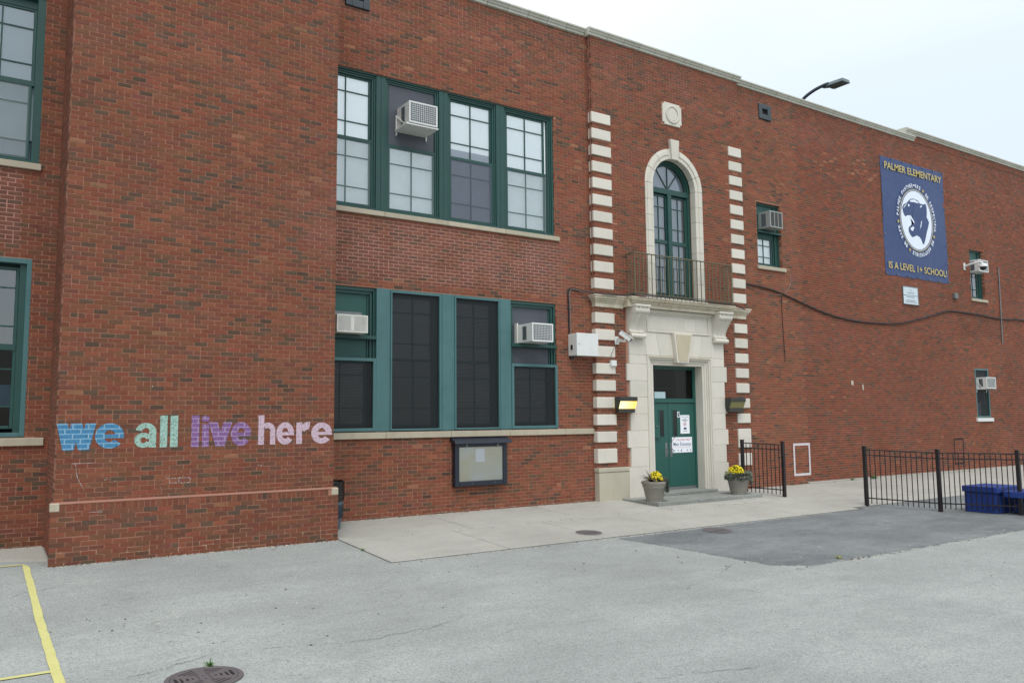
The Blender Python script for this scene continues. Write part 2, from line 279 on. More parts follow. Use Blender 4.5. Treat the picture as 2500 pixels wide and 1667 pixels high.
# ================================================================== mesh helpers
class MB:
    def __init__(s): s.v = []; s.f = []; s.mi = []
    def add(s, vs, fs, mi=0):
        o = len(s.v); s.v += [tuple(a) for a in vs]; s.f += [tuple(i+o for i in f) for f in fs]; s.mi += [mi]*len(fs); return s
    def box(s, x0, x1, y0, y1, z0, z1, mi=0):
        return s.add([(x0,y0,z0),(x1,y0,z0),(x1,y1,z0),(x0,y1,z0),(x0,y0,z1),(x1,y0,z1),(x1,y1,z1),(x0,y1,z1)],
                     [(0,1,5,4),(1,2,6,5),(2,3,7,6),(3,0,4,7),(4,5,6,7),(3,2,1,0)], mi)
    def hexa(s, p, mi=0):   # 8 points, bottom ring then top ring
        return s.add(p, [(0,1,5,4),(1,2,6,5),(2,3,7,6),(3,0,4,7),(4,5,6,7),(3,2,1,0)], mi)
    def prism(s, poly, a, b, ax='y', mi=0):
        """poly in the plane of the other two axes; extruded a..b along ax"""
        n = len(poly)
        def P(q, t): return {'y': (q[0], t, q[1]), 'x': (t, q[0], q[1]), 'z': (q[0], q[1], t)}[ax]
        vs = [P(q, a) for q in poly]+[P(q, b) for q in poly]
        fs = [tuple(range(n)), tuple(range(2*n-1, n-1, -1))]+[(i, i+n, (i+1) % n+n, (i+1) % n) for i in range(n)]
        return s.add(vs, fs, mi)
    def tube(s, path, r, n=8, mi=0, caps=True):
        path = [Vector(p) for p in path]; rs = r if isinstance(r, (list, tuple)) else [r]*len(path); rings = []
        prev = None
        for i, p in enumerate(path):
            d = (path[min(i+1, len(path)-1)]-path[max(i-1, 0)]).normalized()
            a = prev if prev is not None else (Vector((0, 0, 1)) if abs(d.z) < .9 else Vector((1, 0, 0)))
            u = (a-d*a.dot(d)).normalized(); v = d.cross(u); prev = u
            rings.append([p+(u*math.cos(2*math.pi*k/n)+v*math.sin(2*math.pi*k/n))*rs[i] for k in range(n)])
        vs = [q for rg in rings for q in rg]
        fs = [(i*n+k, i*n+(k+1) % n, (i+1)*n+(k+1) % n, (i+1)*n+k) for i in range(len(path)-1) for k in range(n)]
        if caps: fs += [tuple(range(n-1, -1, -1)), tuple((len(path)-1)*n+k for k in range(n))]
        return s.add(vs, fs, mi)
    def lathe(s, prof, c, n=32, mi=0, cap0=True, cap1=True):
        vs = [(c[0]+r*math.cos(2*math.pi*k/n), c[1]+r*math.sin(2*math.pi*k/n), c[2]+z) for r, z in prof for k in range(n)]
        fs = [(i*n+k, i*n+(k+1) % n, (i+1)*n+(k+1) % n, (i+1)*n+k) for i in range(len(prof)-1) for k in range(n)]
        if cap0: fs.append(tuple(range(n-1, -1, -1)))
        if cap1: fs.append(tuple((len(prof)-1)*n+k for k in range(n)))
        return s.add(vs, fs, mi)
    def ring(s, cx, cz, ri, ro, y0, y1, a0=0, a1=360, n=24, mi=0, sx=1.0):
        """flat ring sector in the XZ plane, extruded along y"""
        full = abs(a1-a0) >= 360; A = [R_(a0+(a1-a0)*k/n) for k in range(n+1)]
        vs = []
        for a in A:
            c, q = math.cos(a)*sx, math.sin(a)
            vs += [(cx+ri*c, y0, cz+ri*q), (cx+ro*c, y0, cz+ro*q), (cx+ro*c, y1, cz+ro*q), (cx+ri*c, y1, cz+ri*q)]
        fs = []
        for k in range(n):
            o = 4*k; fs += [(o+j, o+(j+1) % 4, o+4+(j+1) % 4, o+4+j) for j in range(4)]
        if not full: fs += [(0, 3, 2, 1), (4*n, 4*n+1, 4*n+2, 4*n+3)]
        return s.add(vs, fs, mi)
    def build(s, name, mats, parent=None, bev=0.0, smooth=False, seg=1):
        me = bpy.data.meshes.new(name); me.from_pydata(s.v, [], s.f); me.update()
        mats = mats if isinstance(mats, (list, tuple)) else [mats]
        for m in mats: me.materials.append(m)
        if len(mats) > 1: me.polygons.foreach_set('material_index', s.mi)
        o = bpy.data.objects.new(name, me); col.objects.link(o)
        if smooth:
            me.polygons.foreach_set('use_smooth', [True]*len(me.polygons))
            try: me.set_sharp_from_angle(angle=R_(38))
            except Exception: pass
        if bev:
            b = o.modifiers.new('edge', 'BEVEL'); b.width = bev; b.segments = seg; b.limit_method = 'ANGLE'; b.angle_limit = R_(40)
        if parent: put(o, parent)
        return o
def wloc(o):
    v = Vector(o.location)
    while o.parent: o = o.parent; v += Vector(o.location)
    return v
def put(o, parent):
    """parent keeping world position (nothing here is rotated before parenting)"""
    o.parent = parent; o.matrix_parent_inverse = Matrix.Translation(-wloc(parent)) if parent.type == 'EMPTY' else Matrix.Identity(4)
    if parent.type != 'EMPTY': o.matrix_parent_inverse = Matrix.Identity(4)
def thing(name, label, cat, loc=(0, 0, 0), group=None):
    o = bpy.data.objects.new(name, None); col.objects.link(o); o.location = loc; o.empty_display_size = .2
    return tag(o, label, cat, group)
def tag(o, label, cat, group=None, kind=None):
    if label: o['label'] = label
    if cat: o['category'] = cat
    if group: o['group'] = group
    if kind: o['kind'] = kind
    return o
def struct(o): o['kind'] = 'structure'; return o
def lab(o, l): o['label'] = l; return o
def stuff(o): o['kind'] = 'stuff'; return o
FONT = None
def text_mesh(s, bold=.0, shear=0.0, spacing=1.0):
    cu = bpy.data.curves.new('t', 'FONT'); cu.body = s; cu.offset = bold; cu.shear = shear; cu.space_character = spacing; cu.resolution_u = 3
    ob = bpy.data.objects.new('t', cu); col.objects.link(ob)
    me = bpy.data.meshes.new_from_object(ob.evaluated_get(bpy.context.evaluated_depsgraph_get()))
    bpy.data.objects.remove(ob)
    v = np.empty(len(me.vertices)*3, 'f'); me.vertices.foreach_get('co', v); v = v.reshape(-1, 3)
    f = [tuple(p.vertices) for p in me.polygons]; bpy.data.meshes.remove(me); return v, f
def fit_text(mb, s, x0, x1, z0, z1, y, bold=.0, shear=0.0, mi=0, spacing=1.0, thick=0.0):
    """lettering fitted to a rectangle of a wall facing -Y"""
    v, f = text_mesh(s, bold, shear, spacing); a, b = v[:, :2].min(0), v[:, :2].max(0)
    X = x0+(v[:, 0]-a[0])/(b[0]-a[0])*(x1-x0); Z = z0+(v[:, 1]-a[1])/(b[1]-a[1])*(z1-z0)
    mb.add([(X[i], y, Z[i]) for i in range(len(X))], f, mi); return mb

# ================================================================== ground
def G(y): return .045*max(y, -4.6)
def sheet(name, poly_cells, dz, m, parent=None):
    """cells (x0,x1,y0,y1) draped on the ground profile"""
    mb = MB()
    for x0, x1, y0, y1 in poly_cells:
        ys = [y0]+([-4.6] if y0 < -4.6 < y1 else [])+[y1]
        for a, b in zip(ys, ys[1:]): mb.add([(x0, a, G(a)+dz), (x1, a, G(a)+dz), (x1, b, G(b)+dz), (x0, b, G(b)+dz)], [(0, 1, 2, 3)])
    return mb.build(name, m, parent)
DRX, DRY = -6.76, -7.12
mb = MB()
for x0, x1, y0, y1 in ((-150, 150, .0, 150), (-150, 150, -4.6, 0), (-150, 150, DRY+1, -4.6), (-150, 150, -150, DRY-1), (-150, DRX-1, DRY-1, DRY+1), (DRX+1, 150, DRY-1, DRY+1)):
    mb.add([(x0, y0, G(y0)-.004), (x1, y0, G(y0)-.004), (x1, y1, G(y1)-.004), (x0, y1, G(y1)-.004)], [(0, 1, 2, 3)])
q_ = []
for k in range(64):                       # the sheet is open round the drain
    a = 2*math.pi*k/64; c_, s_ = math.cos(a), math.sin(a); m_ = max(abs(c_), abs(s_)); q_ += [(DRX+.275*c_, DRY+.275*s_, G(-7)-.004), (DRX+c_/m_, DRY+s_/m_, G(-7)-.004)]
mb.add(q_, [(2*k, 2*k+1, (2*k+3) % 128, (2*k+2) % 128) for k in range(64)])
yard = struct(mb.build('asphalt_yard', M_ASPH))

# concrete pavement, slab by slab with open joints
pave = struct(thing('pavement', None, None)); pave['kind'] = 'structure'
def slab(pts, dz=.012, t=.06, m=M_CONC, par=pave, nm='slab', bev=.006):
    n = len(pts); mb = MB()
    vs = [(x, y, G(y)+dz-t) for x, y in pts]+[(x, y, G(y)+dz) for x, y in pts]
    mb.add(vs, [tuple(range(n-1, -1, -1)), tuple(range(n, 2*n))]+[(i, (i+1) % n, (i+1) % n+n, i+n) for i in range(n)])
    o = mb.build(nm, m, par, bev=bev); return o
g = .010
M_DIRT = plain('joint_dirt', (66, 62, 54), .95, var=.3, sc=20)
sheet('joint_dirt', [(-3.46, 7.5, -3.5, -.005), (7.5, 28, -3.3, -.005)], .0005, M_DIRT, pave)
def row(xs, ya, yb):
    for a, b in zip(xs, xs[1:]): slab([(a+g, ya+g), (b-g, ya+g), (b-g, yb-g), (a+g, yb-g)])
row([-3.46, -1.1, 1.30, 3.66, 6.93, 7.6], -1.715, -.005)
row([-3.46, -1.5, .36, 2.08, 3.9, 5.5, 7.35], -3.50, -1.715)
row([7.6, 9.6, 11.6, 13.6, 15.6, 17.6, 19.6, 22, 24, 26, 28], -1.715, -.005)
row([7.35, 9.4, 11.4, 13.4, 15.4, 17.4, 19.4, 22, 24, 26, 28], -3.30, -1.715)
slab([(-12.5, -.005), (-7.43, -.005), (-7.43, -1.17), (-7.97, -.90), (-12.5, -.90)])
mb = MB()   # raised concrete footing strip under the side wall
mb.box(10.36, 30, -.06, .02, -.1, .055); foot = lab(mb.build('footing_strip', M_CONC, pave, bev=.01), 'pale concrete footing strip along the foot of the long side wall')
# dark newer asphalt patch with a ragged edge
pts = []
def ragged(a, b, n, amp):
    a, b = Vector(a), Vector(b); nn = Vector((-(b-a).y, (b-a).x)).normalized()
    return [tuple(a.lerp(b, i/n)+nn*random.uniform(-amp, amp)) for i in range(n)]
poly = ragged((.55, -3.62), (.80, -4.55), 40, .035)+ragged((.80, -4.55), (.80, -6.5), 90, .045)+ragged((.80, -6.5), (1.25, -6.86), 20, .04)+ragged((1.25, -6.86), (24, -6.82), 900, .04)+[(24, -3.2)]
poly += [(7.35, -3.2), (7.35, -3.5)]
def drape(poly, dz, name, m, parent=None):
    import bmesh
    bm = bmesh.new(); vs = [bm.verts.new((x, y, 0)) for x, y in poly]; bm.faces.new(vs)
    bmesh.ops.bisect_plane(bm, geom=bm.verts[:]+bm.edges[:]+bm.faces[:], plane_co=(0, -4.6, 0), plane_no=(0, 1, 0))
    bmesh.ops.triangulate(bm, faces=bm.faces[:])
    for v in bm.verts: v.co.z = G(v.co.y)+dz
    bmesh.ops.recalc_face_normals(bm, faces=bm.faces[:])
    me = bpy.data.meshes.new(name); bm.to_mesh(me); bm.free(); me.materials.append(m)
    o = bpy.data.objects.new(name, me); col.objects.link(o)
    if parent: put(o, parent)
    return o
struct(drape(poly, -.0015, 'asphalt_patch', M_PATCH))
# yellow painted lines
def yellow():
    m, t, p = base('yellow_line_paint', .8); P = t.pos()
    c = t.mix(t.noise(5, P, 5), lin((184, 180, 112)), lin((200, 196, 130)))
    t.l(c, p.inputs['Base Color']); mx = t.new('ShaderNodeMixShader'); tr = t.new('ShaderNodeBsdfTransparent')
    a = t.ramp(t.noise(34, P, 6, .8), .30, .42); t.l(a, mx.inputs[0]); t.l(tr.outputs[0], mx.inputs[1]); t.l(p.outputs[0], mx.inputs[2])
    t.l(mx.outputs[0], m.node_tree.nodes['Material Output'].inputs[0]); return m
M_YEL = yellow()
M_WORN = yellow(); M_WORN.name = 'worn_line_paint'
for n_ in M_WORN.node_tree.nodes:
    if n_.type == 'VALTORGB': n_.color_ramp.elements[0].position = .50; n_.color_ramp.elements[1].position = .66
    if n_.type == 'MIX': n_.inputs[6].default_value = (*lin((186, 184, 160)), 1); n_.inputs[7].default_value = (*lin((196, 194, 172)), 1)
lm = struct(thing('line_marking', None, None)); lm['kind'] = 'structure'
drape(ragged((-7.735, -1.22), (-7.76, -8.5), 40, .005)+ragged((-7.685, -8.5), (-7.66, -1.22), 40, .005), .004, 'painted_line', M_YEL, lm)
drape([(-11, -1.20), (-7.736, -1.235), (-7.736, -1.29), (-11, -1.255)], .004, 'painted_line', M_YEL, lm)
drape([(-11, -6.16), (-7.755, -6.19), (-7.755, -6.255), (-11, -6.225)], .004, 'painted_line', M_YEL, lm)
# cracks running over the yard, and grit along the wall feet
CRK = [[(-7.29, -6.75), (-7.15, -6.72), (-7.04, -6.71), (-6.87, -6.61), (-6.72, -6.55), (-6.54, -6.46)], [(-6.13, -6.54), (-5.94, -6.62), (-5.73, -6.67), (-5.5, -6.77), (-5.25, -6.84), (-4.98, -6.79), (-4.53, -6.77), (-4.02, -6.53)], [(1.9, -6.82), (1.91, -7.16), (1.99, -7.64), (2.21, -8.33), (2.28, -9.03)], [(0.42, -8.92), (0.38, -9.21), (0.22, -9.58), (0.2, -9.97)], [(-1.95, -6.86), (-1.57, -6.87), (-0.97, -6.81)], [(-3.65, -4.63), (-3.54, -4.5), (-3.47, -4.39)], [(-4.06, -9.18), (-3.5, -9.24), (-3.01, -9.43)], [(0.28, -6.22), (0.02, -6.37), (0.43, -6.14)]]
mb = MB()
for l_ in CRK:
    n = max(2, int(len(l_)*9)); pp = []
    for i in range(n+1):
        t = i/n*(len(l_)-1); k = min(int(t), len(l_)-2); f = t-k
        pp.append((l_[k][0]*(1-f)+l_[k+1][0]*f+random.uniform(-.02, .02), l_[k][1]*(1-f)+l_[k+1][1]*f+random.uniform(-.025, .025)))
    for (xa, ya), (xb_, yb_) in zip(pp, pp[1:]):
        if random.random() < .12: continue
        wa, wb_ = random.uniform(.001, .005), random.uniform(.001, .005); dz = .0022
        mb.add([(xa, ya-wa, G(ya)+dz), (xb_, yb_-wb_, G(yb_)+dz), (xb_, yb_+wb_, G(yb_)+dz), (xa, ya+wa, G(ya)+dz)], [(0, 1, 2, 3)])
ck = struct(mb.build('asphalt_cracks', plain('crack_dirt', (92, 94, 92), .95, var=.3, sc=30)))
mb = MB(); mb2 = MB()
def grit(x0, x1, y, n, dz=.012, spread=.05):
    for _ in range(n):
        x = random.uniform(x0, x1); yy_ = y-abs(random.gauss(0, spread)); s_ = random.uniform(.004, .016); h = s_*random.uniform(.2, .6); z = G(yy_)+dz
        (mb if random.random() < .5 else mb2).hexa([(x-s_, yy_-s_*.7, z), (x+s_*.8, yy_-s_, z), (x+s_, yy_+s_*.6, z), (x-s_*.5, yy_+s_, z), (x-s_*.3, yy_-s_*.3, z+h), (x+s_*.4, yy_-s_*.3, z+h), (x+s_*.4, yy_+s_*.3, z+h), (x-s_*.3, yy_+s_*.3, z+h)])
grit(-3.4, 3.0, -.012, 420); grit(8.0, 20, -.07, 420); grit(-7.4, -3.5, -1.575, 380, -.003, .03); grit(-12, -7.5, -.012, 120); grit(-3.4, 7.0, -1.715, 140, .012, .04); grit(-3.4, 8, -3.52, 240, -.003, .05)
grit(-9, 8, -4.2, 260, -.003, 1.6); grit(.8, 8, -6.85, 160, .001, .06)
tag(mb.build('grit', plain('dark_grit', (74, 68, 58), .95, var=.4, sc=30)), None, None, kind='stuff'); tag(mb2.build('grit', plain('pale_grit', (176, 168, 150), .95, var=.3, sc=30)), None, None, kind='stuff')
# worn dashes of paint near the patch
for (x, y, l) in ((-2.4, -4.15, .5), (1.45, -4.1, .32), (2.85, -3.95, .42), (4.2, -4.08, .4), (11.0, -5.1, .1)):
    p = ragged((x, y), (x+l, y+.02), 7, .012)+ragged((x+l, y-.035), (x, y-.05), 7, .012)
    drape(p, .006, 'worn_paint_mark', M_WORN, lm)

# ================================================================== building
bld = thing('school_building', 'two storey red brick school building with green windows and a pale stone entrance', 'building')
TONES = [((131, 75, 58), .36), ((139, 83, 62), .15), ((124, 80, 61), .21), ((112, 76, 61), .14), ((95, 77, 64), .05), ((119, 72, 61), .09), ((150, 103, 78), .007)]
TC = np.array([lin(c) for c, _ in TONES]); TW = np.array([w_ for _, w_ in TONES]); TW /= TW.sum()
ALL_SINGLE = []
def tones(n, dark=1.0):
    k = rng.choice(len(TC), n, p=TW); c = TC[k]*(1+rng.normal(0, .07, (n, 1)))*(1+rng.normal(0, .02, (n, 3))); return np.clip(c*dark, .01, .8)
def brick_cells(s0, s1, z0, z1, holes, zb=None, rowp=None, sb=None, circ=None):
    """running bond laid out over a wall face, cut round its openings -> array of (sa, sb, za, zb)"""
    zb = z0 if zb is None else zb; sb = s0 if sb is None else sb; outl = []
    i0 = math.floor((z0-zb)/CH); i1 = math.ceil((z1-zb)/CH)
    for i in range(i0, i1):
        a, b = zb+i*CH, zb+(i+1)*CH-JT
        a, b = max(a, z0), min(b, z1)
        if b-a < .012: continue
        full = []; zz = (a, b)
        for h in holes:
            lo, hi = max(a, h[2]), min(b, h[3])
            if hi <= lo: continue
            if hi-lo > (b-a)*.55: full.append((h[0]-.004, h[1]+.004))
            else: full.append((h[0], h[1], lo, hi))
        if circ:
            cx, cz, r = circ; m_ = (a+b)/2
            if m_ > cz and abs(m_-cz) < r: q = math.sqrt(r*r-(m_-cz)**2); full.append((cx-q, cx+q))
        off = (i % 2)*BP*.5
        hdr = (i % 7 == 3)
        j0 = math.floor((s0-sb-BP)/BP); j1 = math.ceil((s1-sb)/BP)+1
        for j in range(j0, j1):
            c, d = sb+j*BP+off-BP*.5, sb+(j+1)*BP+off-JT-BP*.5
            parts = [(c, d)] if not (hdr and rng.random() < .25) else [(c, c+BP/2-JT), (c+BP/2, d)]
            for c_, d_ in parts:
                segs = [(max(c_, s0), min(d_, s1))]
                za, zc = a, b
                for f in full:
                    ns = []
                    for (u, v) in segs:
                        if len(f) == 4:
                            if f[0] < v and f[1] > u:
                                if f[3] >= zc-1e-6: zc = min(zc, f[2]-.002)
                                elif f[2] <= za+1e-6: za = max(za, f[3]+.002)
                            ns.append((u, v)); continue
                        if f[1] <= u or f[0] >= v: ns.append((u, v)); continue
                        if f[0] > u: ns.append((u, f[0]))
                        if f[1] < v: ns.append((f[1], v))
                    segs = ns
                for u, v in segs:
                    if v-u > .012 and zc-za > .01: outl.append((u, v, za, zc))
    return np.array(outl) if outl else np.zeros((0, 4))
def brick_mesh(name, cells, O, S, N, parent, dark=1.0, singles=0, depth=.007, tone=None):
    """O origin, S unit vector along the wall, N outward normal; cells -> one joined object (+ largest ones singly)"""
    n = len(cells)
    if n == 0: return
    O, S, N = np.array(O, float), np.array(S, float), np.array(N, float)
    j = rng.normal(0, .0009, (n, 4)); c = cells+j
    if abs(N[1]) > .5 and abs(O[1]) < .05: q_ = SPAN(cells); c[q_] += np.array([.0022, -.0022, .0028, -.0028])
    pr = rng.uniform(-.0012, .0016, n)
    def P(s, z, d): return O[None]+S[None]*s[:, None]+N[None]*d[:, None]+np.array([0, 0, 1.])[None]*z[:, None]
    ins = .0016
    q = [P(c[:, 0], c[:, 2], pr-depth), P(c[:, 1], c[:, 2], pr-depth), P(c[:, 1], c[:, 3], pr-depth), P(c[:, 0], c[:, 3], pr-depth),
         P(c[:, 0]+ins, c[:, 2]+ins, pr), P(c[:, 1]-ins, c[:, 2]+ins, pr), P(c[:, 1]-ins, c[:, 3]-ins, pr), P(c[:, 0]+ins, c[:, 3]-ins, pr)]
    V = np.stack(q, 1)             # n,8,3
    tn = tones(n, dark) if tone is None else tone
    if abs(N[1]) > .5:
        tn = np.clip(tn*tonef(cells, O[1]), .01, .8)
        if tone is None:      # dark headers and stretchers come in drifts, and so do browner loads of brick
            X_, Z_ = cells[:, 0]+O[1]*3, cells[:, 2]
            nf = np.sin(X_*1.9+Z_*2.7+1.3*np.sin(Z_*1.7))+np.sin(X_*3.7-Z_*4.9+2)+np.sin(X_*.8+Z_*6.3+np.sin(X_*2.2)*1.5)
            d_ = rng.random(n) < np.clip(.045+.05*nf, 0, .17); tn[d_] = np.array(lin((86, 70, 60)))*rng.uniform(.75, 1.15, (int(d_.sum()), 1))
            b_ = rng.random(n) < np.clip(.10-.09*nf, 0, .3); tn[b_] = tn[b_]*np.array([.86, 1.0, .92])
    idx = np.arange(n)
    if singles:
        cen = V[:, 4:].mean(1); d = np.linalg.norm(cen-np.array(CAM)[None], axis=1); area = (c[:, 1]-c[:, 0])*(c[:, 3]-c[:, 2])/d**2
        order = np.argsort(-area)[:singles]
        flip = np.cross(S, [0, 0, 1]).dot(N) < 0
        F = [(4,5,6,7),(0,1,5,4),(1,2,6,5),(2,3,7,6),(3,0,4,7)]
        cache = {}
        for k in order:
            key = round(float(c[k, 1]-c[k, 0]), 2), round(float(c[k, 3]-c[k, 2]), 2)
            lo = V[k, 0]
            if key not in cache:
                me = bpy.data.meshes.new('brick'); L, H = key
                vv = [O*0+S*a+N*b+np.array([0, 0, 1.])*z for a, b, z in ((0,0,0),(L,0,0),(L,0,H),(0,0,H),(ins,depth,ins),(L-ins,depth,ins),(L-ins,depth,H-ins),(ins,depth,H-ins))]
                me.from_pydata([tuple(x) for x in vv], [], F); me.materials.append(MB_OBJ); me.update(); cache[key] = me
            o = bpy.data.objects.new('brick', cache[key]); col.objects.link(o); o.parent = parent
            o.location = Vector(lo); o.color = (*[float(x) for x in tn[k]], 1)
        idx = np.setdiff1d(idx, order)
    V = V[idx]; tn = tn[idx]; m_ = len(idx)
    F = np.array([(4,5,6,7),(0,1,5,4),(1,2,6,5),(2,3,7,6),(3,0,4,7)])
    faces = (np.arange(m_)[:, None, None]*8+F[None]).reshape(-1, 4)
    me = bpy.data.meshes.new(name); me.vertices.add(m_*8); me.vertices.foreach_set('co', V.reshape(-1).astype('f'))
    me.loops.add(len(faces)*4); me.loops.foreach_set('vertex_index', faces.reshape(-1).astype('i'))
    me.polygons.add(len(faces)); me.polygons.foreach_set('loop_start', (np.arange(len(faces))*4).astype('i'))
    me.update(calc_edges=True); me.polygons.foreach_set('use_smooth', np.zeros(len(faces), bool))
    at = me.attributes.new('tone', 'FLOAT_COLOR', 'FACE'); ca = np.ones((len(faces), 4), 'f'); ca[:, :3] = np.repeat(tn, 5, 0); at.data.foreach_set('color', ca.reshape(-1))
    me.materials.append(MB_ATT); me.validate()
    o = bpy.data.objects.new('brickwork', me); col.objects.link(o); put(o, parent); stuff(o); return o
def backing(name, O, S, N, s0, s1, z0, z1, holes, thick=.3, circ=None, parent=bld, label=None):
    """mortar body of a wall with real openings (front sits just behind the brick faces) and reveals"""
    O, S, N = Vector(O), Vector(S), Vector(N); H = list(holes)
    if circ:
        cx, cz, r = circ; r = r-.08; n = 10
        for k in range(n):
            a, b = cz+r*k/n, cz+r*(k+1)/n; q = math.sqrt(max(r*r-((k+.5)/n*r)**2, 0)); H.append((cx-q, cx+q, a, b))
    xs = sorted({s0, s1}|{min(max(h[i], s0), s1) for h in H for i in (0, 1)}); zs = sorted({z0, z1}|{min(max(h[i], z0), z1) for h in H for i in (2, 3)})
    hole = lambda x, z: any(h[0] < x < h[1] and h[2] < z < h[3] for h in H)
    mb = MB(); P = lambda s, z, d: O+S*s+N*d+Vector((0, 0, z)); d0 = -.0052; d1 = -thick
    nx, nz = len(xs)-1, len(zs)-1
    sol = [[not hole((xs[i]+xs[i+1])/2, (zs[j]+zs[j+1])/2) for j in range(nz)] for i in range(nx)]
    for i in range(nx):
        for j in range(nz):
            if not sol[i][j]: continue
            a, b, c, d = xs[i], xs[i+1], zs[j], zs[j+1]
            mb.add([P(a, c, d0), P(b, c, d0), P(b, d, d0), P(a, d, d0)], [(0, 1, 2, 3)])
            mb.add([P(a, c, d1), P(b, c, d1), P(b, d, d1), P(a, d, d1)], [(3, 2, 1, 0)])
            for (di, dj, u, v) in ((-1, 0, (a, c), (a, d)), (1, 0, (b, d), (b, c)), (0, -1, (b, c), (a, c)), (0, 1, (a, d), (b, d))):
                ii, jj = i+di, j+dj
                if not (0 <= ii < nx and 0 <= jj < nz) or not sol[ii][jj]:
                    mb.add([P(*u, d0), P(*v, d0), P(*v, d1), P(*u, d1)], [(0, 1, 2, 3)])
    o = mb.build(name, M_MORT, parent)
    if label: lab(o, label)
    return o
def wall(label, y, x0, x1, z0, z1, holes, circ=None, zb=None, sb=None, singles=0, dark=1.0, rev=.11, bholes=None):
    w_ = backing('wall', (0, y, 0), (1, 0, 0), (0, -1, 0), x0, x1, z0, z1, holes if bholes is None else bholes, circ=circ, label=label)
    c = brick_cells(x0, x1, z0, z1, holes, zb if zb is not None else -.3, sb=sb, circ=circ)
    brick_mesh('brickwork', c, (0, y, 0), (1, 0, 0), (0, -1, 0), w_, dark, singles)
    for h in holes:
        if len(h) > 4 and h[4]:     # bricked reveal on the right-hand jamb (faces -x) and the left-hand one
            for xx, nn in ((h[1], -1), (h[0], 1)):
                cc = brick_cells(0, rev, h[2], h[3], [], zb if zb is not None else -.3)
                brick_mesh('brickwork', cc, (xx-nn*.0, y+.004, 0), (0, 1, 0), (nn, 0, 0), w_, dark)
    return w_
GZ = -.3
SPAN = lambda c: (c[:, 2] > 4.42) & (c[:, 3] < 5.64) & (((c[:, 0] > -4) & (c[:, 1] < 2.3)) | (c[:, 1] < -7.8))
def tonef(c, y):
    f = np.ones((len(c), 3)); xm, zm = (c[:, 0]+c[:, 1])/2, (c[:, 2]+c[:, 3])/2
    if abs(y) < .05:
        f[SPAN(c)] = (.72, .84, .88)
        f[(xm > 10.37)] = (.90, .82, .82)
        f[(xm > 18.4) & (xm < 21.2) & (zm < 4.4)] = (1.0, .92, .88); f[(xm > 18.4) & (xm < 21.2) & (zm > 5.4)] = (.95, .88, .88)
        f[(xm > 8.2) & (xm < 10.37)] = (1.03, 1.06, 1.04); f[(xm > 18.4) & (xm < 21.2) & (zm > 4.4) & (zm < 5.2)] *= .86
        odd = (xm > 11.4) & (xm < 14.3) & (zm > 8.7) & (zm < 9.5) & (rng.random(len(c)) < .13); f[odd] = (1.5, 1.7, 1.6)
    f[(zm > 10.0)] *= .9
    return f
# --- openings (x0, x1, z0, z1, reveal)
H_M = [(-3.43, 2.05, 5.75, 8.43, 1), (-3.43, 2.05, 1.59, 4.27, 1), (-2.83, -2.33, 9.63, 10.1, 0)]
H_LL = [(-9.06, -7.69, 5.72, 8.36, 1), (-9.06, -7.72, 1.60, 4.25, 1)]
H_R = [(8.70, 9.68, 5.77, 7.48, 1), (8.93, 9.42, 9.78, 10.22, 0), (19.42, 20.33, 5.69, 7.37, 1), (19.30, 20.18, 1.70, 3.33, 1)]
BX0, BX1, BY = 3.05, 7.97, -.12
CH, BP = .0685, .2055
# main wall between tower and entrance
wm = wall('brick wall with two wide groups of green windows between tower and entrance', 0, -3.85, BX0+.2, GZ, 10.52, H_M, sb=-3.43)
CH, BP = .0662, .193
wl = wall('brick wall left of the projecting tower', 0, -12, -7.0, GZ, 12, H_LL, sb=-7.69, dark=.86)
CH, BP = .0635, .187
wr = wall('long brick side wall right of the entrance carrying the navy banner', 0, BX1-.2, 34, GZ, 10.52, H_R, sb=10.37)
# raised parapet length at the far right
wr2 = wall('raised parapet wall at the far right end', -.012, 16.05, 34, 10.50, 10.72, [])
CH, BP = .0660, .198
# entrance bay, slightly proud; portal covers the middle bottom, arch opening above
ACX, ACZ = 5.565, 7.33
H_B = [(3.92, 7.12, GZ, 4.34, 0), (ACX-.93, ACX+.93, 4.56, ACZ, 0)]
H_BB = [(4.45, 6.66, GZ, 3.25, 0), (ACX-.72, ACX+.72, 4.60, ACZ, 0)]
QZ_U = [8.72-.381*i for i in range(11)]; QZ_L = [4.14-.376*i for i in range(9)]
HQ = []
for zt in QZ_U+QZ_L[:-1]: HQ += [(BX0-.01, 3.575, zt-.236, zt), (7.53, BX1+.01, zt-.236, zt)]
HQ += [(BX0-.01, 3.56, .82, 1.132), (7.53, BX1+.01, .60, .90), (BX0-.01, 3.92, GZ, .72)]
wb = backing('wall', (0, BY, 0), (1, 0, 0), (0, -1, 0), BX0, BX1, GZ, 10.52, H_BB, thick=.26, circ=(ACX, ACZ, .93), label='brick entrance bay standing slightly proud of the wall')
cells = brick_cells(BX0, BX1, GZ, 10.52, H_B+HQ+[(5.24, 5.87, 8.87, 9.43)], -.3, sb=BX0, circ=(ACX, ACZ, .93))
brick_mesh('brickwork', cells, (0, BY, 0), (1, 0, 0), (0, -1, 0), wb, .97)
cr_ = brick_cells(0, .115, GZ, 10.52, [(0, .2, zt-.236, zt) for zt in QZ_U+QZ_L[:-1]], -.3, sb=.06)
brick_mesh('brickwork', cr_, (BX0, BY+.004, 0), (0, 1, 0), (-1, 0, 0), wb, .9)
brick_mesh('brickwork', cr_, (BX1, BY+.004, 0), (0, 1, 0), (1, 0, 0), wb, .9)
